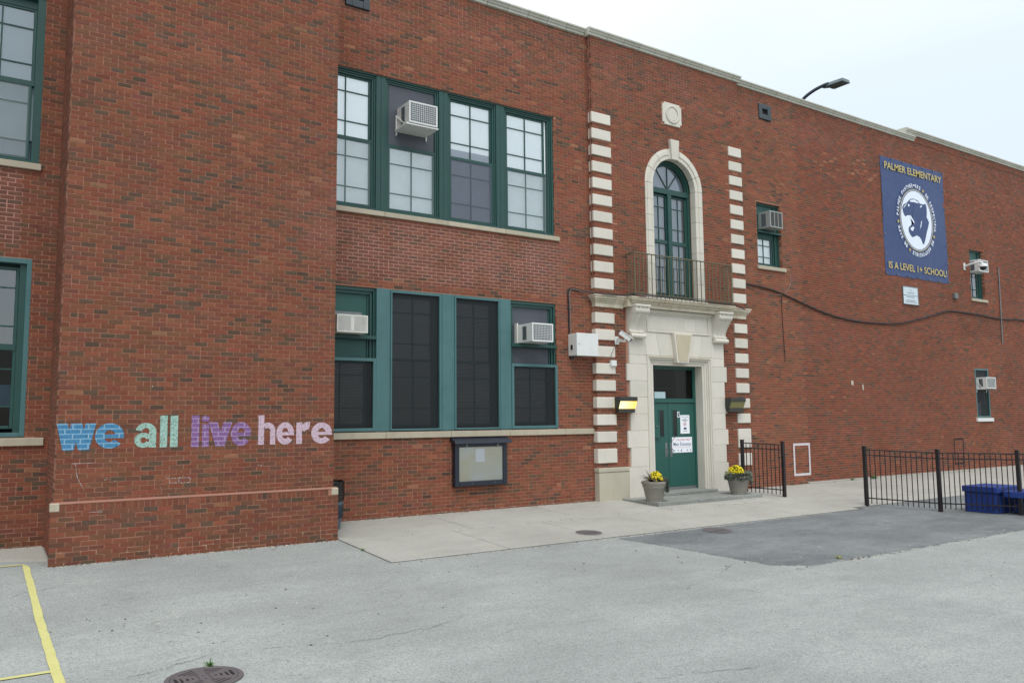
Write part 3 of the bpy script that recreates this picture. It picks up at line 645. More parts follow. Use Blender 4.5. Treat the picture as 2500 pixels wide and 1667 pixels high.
# --- projecting tower with plinth
CH, BP = .0660, .1905
TX0, TX1, TY, PY, PZ = -7.41, -3.53, -1.50, -1.56, .735
wt = wall('plain brick front of the projecting stair tower with chalk words on it', TY, TX0, TX1, PZ-.06, 12, [], sb=TX0, dark=.87, singles=76, zb=PZ)
for xx, nn in ((TX0, -1), (TX1, 1)):
    ws = backing('wall', (xx, 0, 0), (0, 1, 0), (nn, 0, 0), TY+.01, 0, GZ, 12, [], label='narrow brick flank of the projecting stair tower')
    brick_mesh('brickwork', brick_cells(TY+.006, -.002, GZ, 12, [], PZ, sb=TY), (xx, 0, 0), (0, 1, 0), (nn, 0, 0), ws, .80)
pl = MB().box(TX0-.04, TX1+.06, PY+.0052, TY+.02, GZ, PZ-.008).build('plinth', M_MORT, bld)
lab(pl, 'brick plinth at the foot of the stair tower')
RZ = PZ-.102
brick_mesh('brickwork', brick_cells(TX0-.05, TX1+.06, GZ, RZ-JT, [], RZ-12*CH, sb=TX0-.05), (0, PY, 0), (1, 0, 0), (0, -1, 0), pl, .87, singles=224)
# rowlock course on top of the plinth
xs_ = np.arange(TX0+.06, TX1-.10, .0745); rc = np.array([(x, x+.066, RZ, PZ-.008) for x in xs_])
rt_ = tones(len(rc), .82)
brick_mesh('brickwork', rc, (0, PY, 0), (1, 0, 0), (0, -1, 0), pl, tone=rt_)
for xx, nn, w2 in ((TX0-.045, -1, .052), (TX1+.062, 1, .05)):
    brick_mesh('brickwork', brick_cells(PY+.006, TY, GZ, RZ, [], RZ-12*CH), (xx, 0, 0), (0, 1, 0), (nn, 0, 0), pl, .85)
M_WASH = plain('mortar_wash', (146, 106, 90), .95, var=.12, sc=14, bmp=.3)
o = MB().prism([(PY-.003, PZ-.009), (PY-.003, PZ-.002), (TY+.004, PZ+.02), (TY+.004, PZ-.009)], TX0-.04, TX1+.055, 'x').build('mortar_wash', M_WASH, pl)
for xa in (TX0-.056, TX1-.05):
    MB().box(xa, xa+.112, PY-.006, PY+.10, RZ+.0, PZ+.008).build('corner_stone', M_SILL, pl, bev=.008)
# chalk bricks outlined: later
# roof and inner walls keep daylight out of the rooms
MB().box(-12, 34, .9, 1.0, GZ, 10.3).box(-12, 34, .3, 16, 10.2, 10.3).box(-12, -7.3, .3, 1, 5.0, 5.1).box(-3.8, 34, .3, 1, 5.0, 5.1).build('roof_deck', M_ROOM, bld)
MB().box(TX0+.3, TX1-.3, TY+.3, .3, 11.6, 11.7).build('roof_deck', M_ROOM, bld)

# --- copings
def cope(x0, x1, yw, z0, pitch, endl=False, endr=False, h=(.055, .05, .045, .03), pj=(.035, .07, .105, .06), name='parapet_coping', m=M_COPE, lbl=None, back=.34):
    root = MB().box(x0+.02, x1-.02, yw+.004, yw+back-.03, z0-.01, z0+sum(h)-.012).build(name, m, bld)
    if lbl: lab(root, lbl)
    n = max(1, round((x1-x0)/pitch)); P = (x1-x0)/n
    for i in range(n):
        a, b = x0+i*P+.004, x0+(i+1)*P-.004; mb = MB(); z = z0
        ea = 1 if (endl and i == 0) else 0; eb = 1 if (endr and i == n-1) else 0
        prof = [(yw+back*.5, z0)]; zz = z0
        prof += [(yw-pj[0]*.4, z0), (yw-pj[0], z0+.006), (yw-pj[0], z0+h[0]), (yw-pj[1]*.85, z0+h[0]+.004), (yw-pj[1], z0+h[0]+h[1]*.6), (yw-pj[1]-.012, z0+h[0]+h[1]),
                 (yw-pj[2], z0+h[0]+h[1]+.008), (yw-pj[2], z0+h[0]+h[1]+h[2]), (yw-pj[3], z0+sum(h)), (yw+back, z0+sum(h)+.012), (yw+back, z0)]
        mb.prism(prof, a-(ea*.06), b+(eb*.06), 'x')
        o = mb.build('coping_stone', m, root, bev=.004)
    return root
cope(-3.85, BX0-.11, 0, 10.52, .51, lbl='stone coping above the window wall')
cope(BX0-.02, BX1+.02, BY, 10.52, .51, True, True, lbl='stone coping above the entrance bay')
cope(BX1+.11, 16.35, 0, 10.52, .51, endr=True, lbl='stone coping above the side wall')
cope(16.0, 34, -.012, 10.72, .51, True, lbl='stone coping on the raised far parapet')

# --- sills
def sill(xs, y, z0, z1, proj=.05, name='window_sill', m=M_SILL, back=.12):
    root = MB().box(xs[0]+.01, xs[-1]-.01, y, y+back, z0+.008, z1-.012).build(name, m, bld)
    for a, b in zip(xs, xs[1:]):
        MB().hexa([(a+.003, y-proj, z0), (b-.003, y-proj, z0), (b-.003, y+back, z0), (a+.003, y+back, z0), (a+.003, y-proj, z1-.012), (b-.003, y-proj, z1-.012), (b-.003, y+back, z1), (a+.003, y+back, z1)]).build('sill_stone', m, root, bev=.006)
    return root
sill([-3.53, -2.0, -.63, .745, 2.15], 0, 5.645, 5.75)
sill([-3.53, -1.95, -.565, .81, 2.21, 3.02], 0, 1.462, 1.59)
sill([-9.2, -7.66], 0, 5.61, 5.72); sill([-9.2, -7.47], 0, 1.475, 1.60)
sill([8.64, 9.78], 0, 5.665, 5.77); sill([19.36, 20.40], 0, 5.59, 5.69); sill([19.22, 20.27], 0, 1.575, 1.70, m=M_WHITE)

# --- quoins
for zt in QZ_U+QZ_L:
    h = .236 if zt > 1.3 else .31
    zt2 = zt if zt > 1.3 else 1.131
    MB().box(3.02, 3.575, BY-.03, -.004, zt2-h, zt2).build('quoin_stone', M_STONE, bld, bev=.012, seg=2)
    zt3 = zt if zt > 1.3 else .90
    MB().box(7.53, 8.0, BY-.03, -.004, zt3-min(h, .30), zt3).build('quoin_stone', M_STONE, bld, bev=.012, seg=2)
MB().box(7.53, 8.0, BY-.03, -.004, 1.04, 1.276).build('quoin_stone', M_STONE, bld, bev=.012, seg=2)
bs = MB().box(3.03, 3.895, BY-.05, -.004, GZ, .62).build('base_stone', M_BASE, bld, bev=.01, seg=2)
MB().box(3.02, 3.895, BY-.062, -.004, .625, .72).build('cap_stone', M_BASE, bs, bev=.012, seg=2)

# --- stone portal
por = MB().box(3.99, 4.46, -.16, -.10, GZ, 4.2).box(6.64, 7.06, -.16, -.10, GZ, 4.2).box(4.0, 7.06, -.16, -.10, 3.25, 4.3).build('stone_portal', M_STONE, bld)
lab(por, 'carved cream limestone doorway surround with brackets and keystone')
PF = -.17
def pblock(x0, x1, z0, z1, m=M_STONE, y=PF, nm='portal_stone', bev=.006): return MB().box(x0, x1, y, -.10, z0+.002, z1-.002).build(nm, m, por, bev=bev)
LX = [(GZ, .704, 3.90), (.704, 1.133, 3.97), (1.133, 1.512, 3.89), (1.512, 1.89, 3.975), (1.89, 2.265, 3.98), (2.265, 2.64, 3.98), (2.64, 3.025, 3.895), (3.025, 3.23, 3.975)]
for a, b, x in LX: pblock(x, 4.50, a, b)
RX = [(GZ, .702, 7.12), (.702, 1.13, 7.06), (1.13, 1.50, 7.14), (1.50, 1.89, 7.06), (1.89, 2.265, 7.14), (2.265, 2.65, 7.065), (2.65, 3.025, 7.155), (3.025, 3.23, 7.07)]
for a, b, x in RX: pblock(6.625, x, a, b)
# lintel voussoirs
def vous(p, m=M_STONE, y=PF, nm='portal_stone', bev=.004): return MB().prism(p, y, -.10, 'y').build(nm, m, por, bev=bev)
vous([(3.975, 3.234), (4.50, 3.234), (4.42, 3.766), (3.975, 3.766)]); vous([(4.504, 3.234), (4.93, 3.234), (4.80, 3.766), (4.424, 3.766)]); vous([(4.934, 3.234), (5.36, 3.234), (5.27, 3.766), (4.804, 3.766)])
vous([(5.77, 3.234), (6.19, 3.234), (6.33, 3.766), (5.86, 3.766)]); vous([(6.194, 3.234), (6.62, 3.234), (6.70, 3.766), (6.334, 3.766)]); vous([(6.624, 3.234), (7.07, 3.234), (7.07, 3.766), (6.704, 3.766)])
# keystone
k = MB(); k.hexa([(5.38, PF-.10, 3.075), (5.745, PF-.10, 3.075), (5.745, -.11, 3.075), (5.38, -.11, 3.075), (5.29, PF-.10, 3.79), (5.905, PF-.10, 3.79), (5.905, -.11, 3.79), (5.29, -.11, 3.79)])
k.build('keystone', M_STONE, por, bev=.01, seg=2)
MB().hexa([(5.42, PF-.112, 3.115), (5.705, PF-.112, 3.115), (5.705, PF-.09, 3.115), (5.42, PF-.09, 3.115), (5.34, PF-.112, 3.745), (5.855, PF-.112, 3.745), (5.855, PF-.09, 3.745), (5.34, PF-.09, 3.745)]).build('keystone_panel', M_KEY, por, bev=.004)
# stepped architrave round the doorway (outer 4.50..6.625 x 3.21, inner 4.78..6.36 x 3.03)
OX0, OX1, OZ = 4.502, 6.623, 3.228; IX0, IX1, IZ = 4.755, 6.372, 3.03
arch = [(0, -.185, .05), (.05, -.165, .045), (.095, -.14, .045), (.14, -.115, .05), (.19, -.095, .066)]
for k_, (off, y, wd) in enumerate(arch):
    a, b, z = OX0+off, OX1-off, OZ-off*.8; wz = wd*.8
    MB().box(a, a+wd, y, .22, GZ, z).build('architrave', M_STONE, por, bev=.012 if k_ in (0, 2) else .006, seg=3)
    MB().box(b-wd, b, y, .22, GZ, z).build('architrave', M_STONE, por, bev=.012 if k_ in (0, 2) else .006, seg=3)
    MB().box(a+wd+.001, b-wd-.001, y-.001, .22, z-wz, z-.001).build('architrave', M_STONE_S if k_ == 0 else M_STONE, por, bev=.012 if k_ in (0, 2) else .006, seg=3)
# frieze with sunk panel
pblock(3.975, 4.52, 3.77, 4.36); pblock(6.57, 7.07, 3.77, 4.36); pblock(4.522, 6.568, 4.21, 4.36)
for a, b, c, d in ((4.522, 6.568, 3.77, 3.805), (4.522, 6.568, 4.175, 4.208), (4.522, 4.557, 3.806, 4.174), (6.533, 6.568, 3.806, 4.174)):
    MB().box(a, b, PF-.02, -.10, c, d).build('panel_moulding', M_STONE, por, bev=.008, seg=2)
for i in range(5):
    a = 4.60+i*.38; MB().box(a+.003, a+.377, PF+.006, -.10, 3.845, 4.135).build('panel_stone', M_STONE, por, bev=.003)
MB().box(4.56, 6.53, PF+.03, -.10, 3.807, 4.173).build('panel_ground', M_STONE, por)
for z, pj in ((4.215, .03), (4.255, .06), (4.30, .10)):
    MB().box(4.40, 6.66, PF-pj, -.10, z, z+.043).build('bed_moulding', M_STONE, por, bev=.01, seg=2)
# scroll consoles
for x0, x1 in ((3.955, 4.385), (6.675, 7.125)):
    def prof(sc):
        pts_ = []
        for t in np.linspace(0, 1, 22):
            z = 4.30-.60*t; y = -.17-.24*sc*(.5+.5*math.cos(math.pi*min(1, t*1.15)))-.035*sc
            if t > .86: y -= .05*sc*math.sin((t-.86)/.14*math.pi)
            pts_.append((y, z))
        return [(-.10, 4.36), (-.17-.275*sc, 4.36)]+pts_+[(-.10, 3.70)]
    cons = MB().prism(prof(.93), x0+.012, x1-.012, 'x').build('console', M_STONE, por, bev=.004, smooth=True)
    MB().box(x0-.012, x1+.012, -.17-.30, -.1, 4.305, 4.352).build('console_cap', M_STONE, cons, bev=.006)
    wds = [(x0, x0+.07), (x0+.11, x0+.20), (x1-.20, x1-.11), (x1-.07, x1)]
    for a, b in wds: MB().prism(prof(1.0), a, b, 'x').build('scroll_rib', M_STONE, cons, bev=.014, seg=3, smooth=True)
    for yy, zz, r in ((-.245, 3.655, .058), (-.36, 4.22, .085)):
        vol = MB(); n = 18; vs = [(x, yy+r*math.cos(2*math.pi*q/n), zz+r*math.sin(2*math.pi*q/n)) for x in (x0-.004, x1+.004) for q in range(n)]
        vol.add(vs, [tuple(range(n)), tuple(range(2*n-1, n-1, -1))]+[(q, q+n, (q+1) % n+n, (q+1) % n) for q in range(n)])
        vol.build('volute', M_STONE, cons, bev=.01, seg=2, smooth=True)
# entrance cornice: centre over the consoles and lower wings either side
def cornice(x0, x1, yw, z0, steps, pitch, nm, l, rets=(True, True)):
    top = z0+sum(s[0] for s in steps); root = MB().box(x0+.03, x1-.03, yw+.01, 0, z0+.004, top-.006).build(nm, M_STONE_S, bld); lab(root, l)
    n = max(1, round((x1-x0)/pitch)); P = (x1-x0)/n
    for i in range(n):
        mb = MB(); z = z0
        for h, pj in steps:
            a = x0+i*P+.003 if i else x0-(pj if rets[0] else 0); b = x0+(i+1)*P-.003 if i < n-1 else x1+(pj if rets[1] else 0)
            mb.box(a, b, yw-pj, yw+.06 if (i and i < n-1) else -.01, z, z+h-.0008); z += h
        mb.build('cornice_stone', M_STONE_S, root, bev=.007, seg=2)
    return root
cornice(3.955, 7.145, -.33, 4.355, [(.03, .0), (.035, .035), (.03, .06), (.04, .10), (.03, .12)], .39, 'cornice', 'stained stone cornice carrying the balcony railing')
cornice(3.03, 3.84, -.15, 4.265, [(.10, .0), (.04, .02), (.04, .05), (.05, .08), (.03, .10)], .27, 'cornice', 'short stone cornice wing left of the doorway', (True, False))
cornice(7.26, 7.97, -.15, 4.265, [(.10, .0), (.04, .02), (.04, .05), (.05, .08), (.03, .10)], .27, 'cornice', 'short stone cornice wing right of the doorway', (False, True))
MB().box(3.84, 7.27, -.32, -.0, 4.30, 4.52).build('cornice_core', M_STONE_S, bld)

# --- medallion
med = MB(); X0, X1, Z0, Z1, n_ = 5.24, 5.87, 8.87, 9.43, .055
med.prism([(X0+n_, Z0), (X1-n_, Z0), (X1-n_, Z0+n_), (X1, Z0+n_), (X1, Z1-n_), (X1-n_, Z1-n_), (X1-n_, Z1), (X0+n_, Z1), (X0+n_, Z1-n_), (X0, Z1-n_), (X0, Z0+n_), (X0+n_, Z0+n_)], BY-.03, BY+.01)
mo = med.build('medallion', M_STONE, bld, bev=.006)
lab(mo, 'square stone medallion with a round boss above the arched window')
MB().ring(5.555, 9.15, .175, .225, BY-.055, BY-.02, n=40).build('medallion_ring', M_STONE, mo, bev=.012, seg=2, smooth=True)
MB().prism([(5.555+.165*math.cos(a), 9.15+.165*math.sin(a)) for a in np.linspace(0, 2*math.pi, 40)[:-1]], BY-.042, BY-.02).build('medallion_disc', M_STONE, mo, bev=.01, seg=2)

# --- arched window surround
sur = MB().box(ACX-.76, ACX+.76, BY-.005, .02, 4.52, 4.60).build('arched_surround', M_STONE, bld); lab(sur, 'cream stone surround of the tall arched window')
zz = [4.60, 5.02, 5.40, 5.80, 6.18, 6.56, 6.94, ACZ]
for a, b in zip(zz, zz[1:]):
    for sgn in (-1, 1):
        xa, xb = sorted((ACX+sgn*.70, ACX+sgn*.95))
        MB().box(xa, xb, BY-.025, .03, a+.0015, b-.0015).build('surround_stone', M_STONE, sur, bev=.006)
        xa, xb = sorted((ACX+sgn*.80, ACX+sgn*.90)); MB().box(xa, xb, BY-.045, BY-.015, a+.0015, b-.0015).build('surround_moulding', M_STONE, sur, bev=.01, seg=2)
for k_ in range(7):
    a0, a1 = 180*k_/7+.25, 180*(k_+1)/7-.25
    if k_ == 3: continue
    MB().ring(ACX, ACZ, .70, .95, BY-.025, .03, a0, a1, 10).build('surround_stone', M_STONE, sur, bev=.006)
    MB().ring(ACX, ACZ, .80, .90, BY-.045, BY-.015, a0, a1, 10).build('surround_moulding', M_STONE, sur, bev=.01, seg=2)
MB().ring(ACX, ACZ, .70, .95, BY-.025, .03, 180*3/7+.25, 180*4/7-.25, 10).build('surround_stone', M_STONE, sur, bev=.006)
MB().prism([(5.455, 8.0), (5.665, 8.0), (5.705, 8.50), (5.415, 8.50)], BY-.09, BY).build('keystone', M_STONE, sur, bev=.008, seg=2)
MB().box(ACX-1.0, ACX+1.0, BY-.05, BY+.02, 4.55, 4.62).build('surround_base', M_STONE, sur, bev=.008)

# ================================================================== windows
PANES = {}
def pane(w_, x0, x1, z0, z1, y, m=None, nm='pane'):
    m = m or M_GLASS; key = (round(x1-x0, 3), round(z1-z0, 3), m.name)
    if key not in PANES:
        me = bpy.data.meshes.new('pane'); a, b = x1-x0, z1-z0
        me.from_pydata([(0, 0, 0), (a, 0, 0), (a, 0, b), (0, 0, b), (0, .004, 0), (a, .004, 0), (a, .004, b), (0, .004, b)], [], [(0, 1, 2, 3)]); me.materials.append(m); me.update(); PANES[key] = me
    o = bpy.data.objects.new(nm, PANES[key]); col.objects.link(o); o.location = (x0, y, z0); o.parent = w_; return o
def frame_rect(mb, x0, x1, z0, z1, t, y0, y1, tb=None, tt=None):
    tb = t if tb is None else tb; tt = t if tt is None else tt
    mb.box(x0, x0+t, y0, y1, z0, z1).box(x1-t, x1, y0, y1, z0, z1).box(x0+t, x1-t, y0+.001, y1-.001, z0, z0+tb).box(x0+t, x1-t, y0+.001, y1-.001, z1-tt, z1)
def sash(w_, x0, x1, z0, z1, y, zm, xm=None, rail=.045, mt=.022, m=M_DGREEN, glass=None, th=.04):
    """sash with one vertical and len(zm) horizontal glazing bars, each light its own pane; x0..z1 is the glass area"""
    mb = MB(); frame_rect(mb, x0-rail, x1+rail, z0-rail, z1+rail, rail, y, y+th)
    s = mb.build('sash', m, w_, bev=.004)
    xm = (x0+x1)/2 if xm is None else xm
    b = MB(); b.box(xm-mt/2, xm+mt/2, y+.006, y+th-.008, z0, z1)
    for z in zm: b.box(x0, x1, y+.0075, y+th-.0095, z-mt/2, z+mt/2)
    b.build('glazing_bars', m, w_, bev=.002)
    zs = [z0]+sorted(zm)+[z1]
    for a, c in zip(zs, zs[1:]):
        for u, v in ((x0, xm), (xm, x1)): pane(w_, u+.002, v-.002, a+.002, c-.002, y+th*.55, glass)
    return s
def slats(w_, x0, x1, z0, z1, y, p=.028, m=None):
    mb = MB(); z = z0
    while z < z1:
        mb.add([(x0, y, z), (x1, y, z), (x1, y+.018, z+.016), (x0, y+.018, z+.016)], [(0, 1, 2, 3)]); z += p
    o = mb.build('blind_slat', m or M_SLAT, w_); o['kind'] = 'stuff'; return o

# upper group of four on the main wall
SE = [-3.43, -2.06, -.690, .668, 2.05]
LBL_U = ['first upper window half hidden by the tower', 'upper window with an air conditioner in a grey panel', 'upper window with its shade left partly up', 'last upper window of the group']
for i in range(4):
    a, b = SE[i], SE[i+1]; c = (a+b)/2 if i else (a+b)/2; hw = .465
    w_ = MB(); la = .10 if i else .05; rb = .10 if i < 3 else .05
    w_.box(a+.001, a+la, .03, .24, 5.755, 8.43).box(b-rb, b-.001, .03, .24, 5.755, 8.43)
    w_.box(a+la, a+la+.035, .055, .24, 5.755, 8.40).box(b-rb-.035, b-rb, .055, .24, 5.755, 8.40)
    w_.box(a+la, b-rb, .029, .24, 8.395, 8.43).box(a+la+.036, b-rb-.036, .056, .24, 8.36, 8.394).box(a+la, b-rb, .031, .24, 5.755, 5.80)
    W = w_.build('window', M_DGREEN, bld, bev=.004); lab(W, LBL_U[i])
    MB().box(a+la+.035, a+la+.075, .075, .22, 5.80, 8.36).box(b-rb-.075, b-rb-.035, .075, .22, 5.80, 8.36).box(a+la+.075, b-rb-.075, .0755, .22, 8.325, 8.36).build('stop_bead', M_DGREEN, W, bev=.003)
    if i == 1:
        MB().box(c-hw-.03, c+hw+.03, .10, .14, 7.10, 8.32).build('infill_panel', M_GREYPAN, W)
    else:
        sash(W, c-hw, c+hw, 7.125, 8.285, .11, [7.425, 8.005])
    sash(W, c-hw+.0, c+hw-.0, 5.86, 7.06, .085, [6.16, 6.745], m=M_DGREEN)
    MB().box(c-hw-.05, c+hw+.05, .078, .15, 7.06, 7.125).build('meeting_rail', M_DGREEN, W, bev=.004)
    MB().add([(c-hw-.02, .083, 5.85), (c+hw+.02, .083, 5.85), (c+hw+.02, .083, 7.07), (c-hw-.02, .083, 7.07)], [(0, 1, 2, 3)]).build('insect_screen', M_SCRT if i == 2 else M_SCRL, W)
    zb_ = 7.30 if i == 2 else 7.07
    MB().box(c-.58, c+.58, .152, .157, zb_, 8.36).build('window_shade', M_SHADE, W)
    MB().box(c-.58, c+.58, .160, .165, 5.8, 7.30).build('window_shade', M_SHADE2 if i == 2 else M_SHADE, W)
# left wall, upper window
W = MB().box(-7.80, -7.69, .03, .24, 5.725, 8.36).box(-9.06, -8.95, .03, .24, 5.725, 8.36).box(-8.95, -7.80, .031, .24, 8.30, 8.36).box(-8.95, -7.80, .031, .24, 5.725, 5.77).build('window', M_DGREEN, bld, bev=.004)
lab(W, 'upper window at the left edge beyond the tower')
sash(W, -8.69, -7.845, 7.02, 8.14, .11, [7.29, 7.855], xm=-8.255); sash(W, -8.69, -7.875, 5.83, 6.94, .085, [6.07, 6.66], xm=-8.27)
MB().box(-8.95, -7.80, .078, .15, 6.94, 7.02).build('meeting_rail', M_DGREEN, W, bev=.004)
MB().box(-8.95, -7.80, .10, .13, 8.18, 8.30).build('head_rail', M_DGREEN, W)
MB().add([(-8.75, .083, 5.8), (-7.86, .083, 5.8), (-7.86, .083, 6.96), (-8.75, .083, 6.96)], [(0, 1, 2, 3)]).build('insect_screen', M_SCRL, W)
MB().box(-9, -7.8, .152, .157, 6.1, 8.3).build('window_shade', plain('greyed_shade', (168, 190, 194), .9, var=.04, sc=2), W)
MB().box(-9, -7.8, .23, .24, 5.77, 6.1).build('window_shade', M_SHADE2, W)
# left wall, lower window
W = MB().box(-7.785, -7.72, .0, .24, 1.605, 4.25).box(-9.06, -8.99, .0, .24, 1.605, 4.25).box(-8.99, -7.785, .001, .24, 4.175, 4.25).box(-8.99, -7.785, .001, .24, 1.605, 1.67).build('window', M_TEAL, bld, bev=.004)
lab(W, 'lower window at the left edge beyond the tower')
MB().box(-7.87, -7.785, .06, .24, 1.67, 4.175).build('inner_frame', M_DGREEN, W)
sash(W, -8.70, -7.915, 2.97, 4.08, .11, [3.24, 3.815], xm=-8.30, glass=M_GLASS); sash(W, -8.70, -7.915, 1.77, 2.88, .085, [2.05, 2.6], xm=-8.30, glass=M_GLASSD)
MB().box(-8.95, -7.88, .07, .15, 2.88, 2.97).build('meeting_rail', M_DGREEN, W)
MB().box(-9, -7.8, .20, .21, 2.95, 4.17).build('window_shade', plain('dim_shade', (64, 74, 76), .9, var=.15, sc=3), W)
tag(MB().box(-8.25, -7.90, .13, .134, 2.05, 2.37).build('paper_notice', plain('bluish_paper', (120, 146, 168), .8), None), 'blank pale sheet taped inside the lower left edge window', 'notice')

# lower group: teal covers flush with the wall, dark screens, two air conditioner bays
W = MB().box(-2.149, -1.918, -.03, .2, 1.595, 4.268).box(-.754, -.54, -.03, .2, 1.595, 4.268).box(.597, .858, -.03, .2, 1.595, 4.268)
W = W.build('window_group_casing', M_TEAL, bld, bev=.004); lab(W, 'faded teal sheet casings between the lower windows')
def scr_frame(x0, x1, z0, z1, y=-.028, t=.04, nm='screen_frame', par=W):
    mb = MB(); frame_rect(mb, x0, x1, z0, z1, t, y-.012, y+.06); return mb.build(nm, M_TEAL, par, bev=.004)
def dark(par, x0, x1, z0, z1, y): return MB().add([(x0, y, z0), (x1, y, z0), (x1, y, z1), (x0, y, z1)], [(0, 1, 2, 3)]).build('security_screen', M_SCRD, par)
for k_, (a, b, l) in enumerate(((-1.918, -.756, 'second lower window behind a full height dark screen'), (-.538, .596, 'third lower window behind a full height dark screen with blinds'))):
    xi0, xi1 = ((-1.829, -.822), (-.443, .552))[k_]; mb = MB()
    mb.box(a, xi0-.035, -.022, .1, 1.597, 4.262).box(xi1+.035, b, -.022, .1, 1.597, 4.262).box(xi0-.035, xi1+.035, -.0215, .1, 4.24, 4.262).box(xi0-.035, xi1+.035, -.0215, .1, 1.597, 1.603)
    V = mb.build('window', M_TEAL, bld, bev=.003); lab(V, l)
    scr_frame(xi0-.033, xi1+.033, 1.605, 4.238, t=.033, par=V); dark(V, xi0, xi1, 1.63, 4.21, .0)
    c = (xi0+xi1)/2+.02
    sash(V, c-.46, c+.46, 2.97, 4.135, .15, [3.26, 3.86]); sash(V, c-.46, c+.46, 1.72, 2.92, .13, [2.02, 2.62])
    MB().box(xi0-.05, xi0+.06, .1, .24, 1.6, 4.24).box(xi1-.06, xi1+.05, .1, .24, 1.6, 4.24).build('inner_frame', M_DGREEN, V)
    if k_: slats(V, c-.5, c+.5, 1.68, 4.12, .23)
    else: MB().box(c-.5, c+.5, .24, .25, 2.9, 4.15).build('window_shade', plain('dim_curtain', (120, 128, 124), .9, var=.1, sc=2), V)
for k_, (a, b, l) in enumerate(((-3.43, -2.151, 'first lower window with a green panel and air conditioner'), (.86, 2.045, 'last lower window with a grey panel and air conditioner'))):
    mb = MB(); mb.box(a, a+.045, .03, .24, 2.95, 4.262).box(b-.045, b, .03, .24, 2.95, 4.262).box(a+.045, b-.045, .031, .24, 4.20, 4.262)
    mb.box(b-.10, b-.05, .06, .24, 2.95, 4.2).box(a+.05, a+.10, .06, .24, 2.95, 4.2).box(a+.10, b-.10, .061, .24, 4.145, 4.2).box(b-.14, b-.105, .09, .24, 2.95, 4.145)
    V = mb.build('window', M_DGREEN, bld, bev=.003); lab(V, l)
    MB().box(a+.1, b-.14, .11, .15, 2.94, 4.145).build('infill_panel', (M_GRNPAN, M_GREYPAN)[k_], V)
    MB().prism([(-.03, 3.30), (-.03, 3.36), (.12, 3.38), (.12, 3.365), (-.022, 3.345), (-.022, 3.30)], a+.01, b-.005, 'x').box(a+.01, b-.005, .02, .11, 3.285, 3.30).build('support_ledge', M_DGREEN, V)
    x0, x1 = (a, b-.002) if k_ == 0 else (a+.005, b)
    scr_frame(x0, x1, 1.60, 2.945, t=.06, par=V); dark(V, x0+.055, x1-.055, 1.64, 2.89, .0)
    c = (x0+x1)/2; sash(V, c-.47, c+.47, 1.74, 2.85, .14, [2.03, 2.64]); slats(V, c-.5, c+.5, 1.68, 2.9, .23)

# right wall windows
def small_window(x0, x1, z0, z1, zt, l, y=.09, gx=None, shade=M_SHADE, flush=False, m=M_DGREEN, panel=M_GRNPAN, lower=True):
    w_ = MB(); t = .055; frame_rect(w_, x0, x1, z0+.003, z1, t, y if not flush else .0, .24)
    V = w_.build('window', m, bld, bev=.004); lab(V, l)
    MB().box(x1-t-.11, x1-t, y+.02, .24, z0+t, z1-t).box(x1-t-.16, x1-t-.115, y+.045, .24, z0+t, z1-t).box(x0+t, x0+t+.04, y+.02, .24, z0+t, z1-t).build('jamb_lining', M_DGREEN, V, bev=.003)
    gx0, gx1 = gx
    MB().box(x0+t+.04, x1-t-.16, y+.05, y+.09, zt, z1-t).build('infill_panel', panel, V)
    if lower: sash(V, gx0, gx1, z0+.10, zt-.05, y+.04, [z0+.10+(zt-.15-z0)*.26, z0+.10+(zt-.15-z0)*.74], rail=.04)
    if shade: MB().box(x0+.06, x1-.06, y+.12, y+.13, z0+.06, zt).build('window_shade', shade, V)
    return V
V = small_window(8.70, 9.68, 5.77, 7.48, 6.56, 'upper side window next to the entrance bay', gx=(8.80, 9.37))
MB().prism([(-.02, 6.66), (-.02, 6.70), (.1, 6.72), (.1, 6.66)], 8.72, 9.66, 'x').build('support_ledge', M_DGREEN, V)
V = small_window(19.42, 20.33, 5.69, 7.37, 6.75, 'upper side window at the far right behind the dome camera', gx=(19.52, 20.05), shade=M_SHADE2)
V = small_window(19.30, 20.18, 1.70, 3.33, 3.0, 'lower side window at the far right', gx=(19.38, 19.95), shade=None, flush=True, m=M_TEAL, panel=M_GREYPAN, lower=False)
MB().add([(19.35, .03, 1.75), (20.12, .03, 1.75), (20.12, .03, 3.28), (19.35, .03, 3.28)], [(0, 1, 2, 3)]).build('security_screen', M_SCRD, V)
MB().box(19.36, 20.1, .2, .21, 1.75, 2.2).build('window_shade', M_SHADE2, V)

# arched window
AY = .045; W = MB(); X0, X1 = ACX-.70, ACX+.70
W.box(X0, X0+.075, AY, .20, 4.62, ACZ).box(X1-.075, X1, AY, .20, 4.62, ACZ).box(X0+.075, X1-.075, AY+.001, .2, 4.62, 4.70)
W.ring(ACX, ACZ, .625, .70, AY, .20, 0, 180, 32)
W.box(X0+.075, X1-.075, AY-.01, .16, 7.20, 7.33)
AW = W.build('arched_window', M_DGREEN, bld, bev=.005); lab(AW, 'tall arched green window above the balcony')
MB().ring(ACX, ACZ, .585, .622, AY+.03, .2, 0, 180, 32).box(X0+.078, X0+.115, AY+.03, .2, 4.7, 7.2).box(X1-.115, X1-.078, AY+.03, .2, 4.7, 7.2).build('stop_bead', M_DGREEN, AW, bev=.004)
MB().box(ACX-.065, ACX+.065, AY-.015, .16, 4.70, 7.20).build('centre_mullion', M_DGREEN, AW, bev=.012, seg=2)
mb = MB()
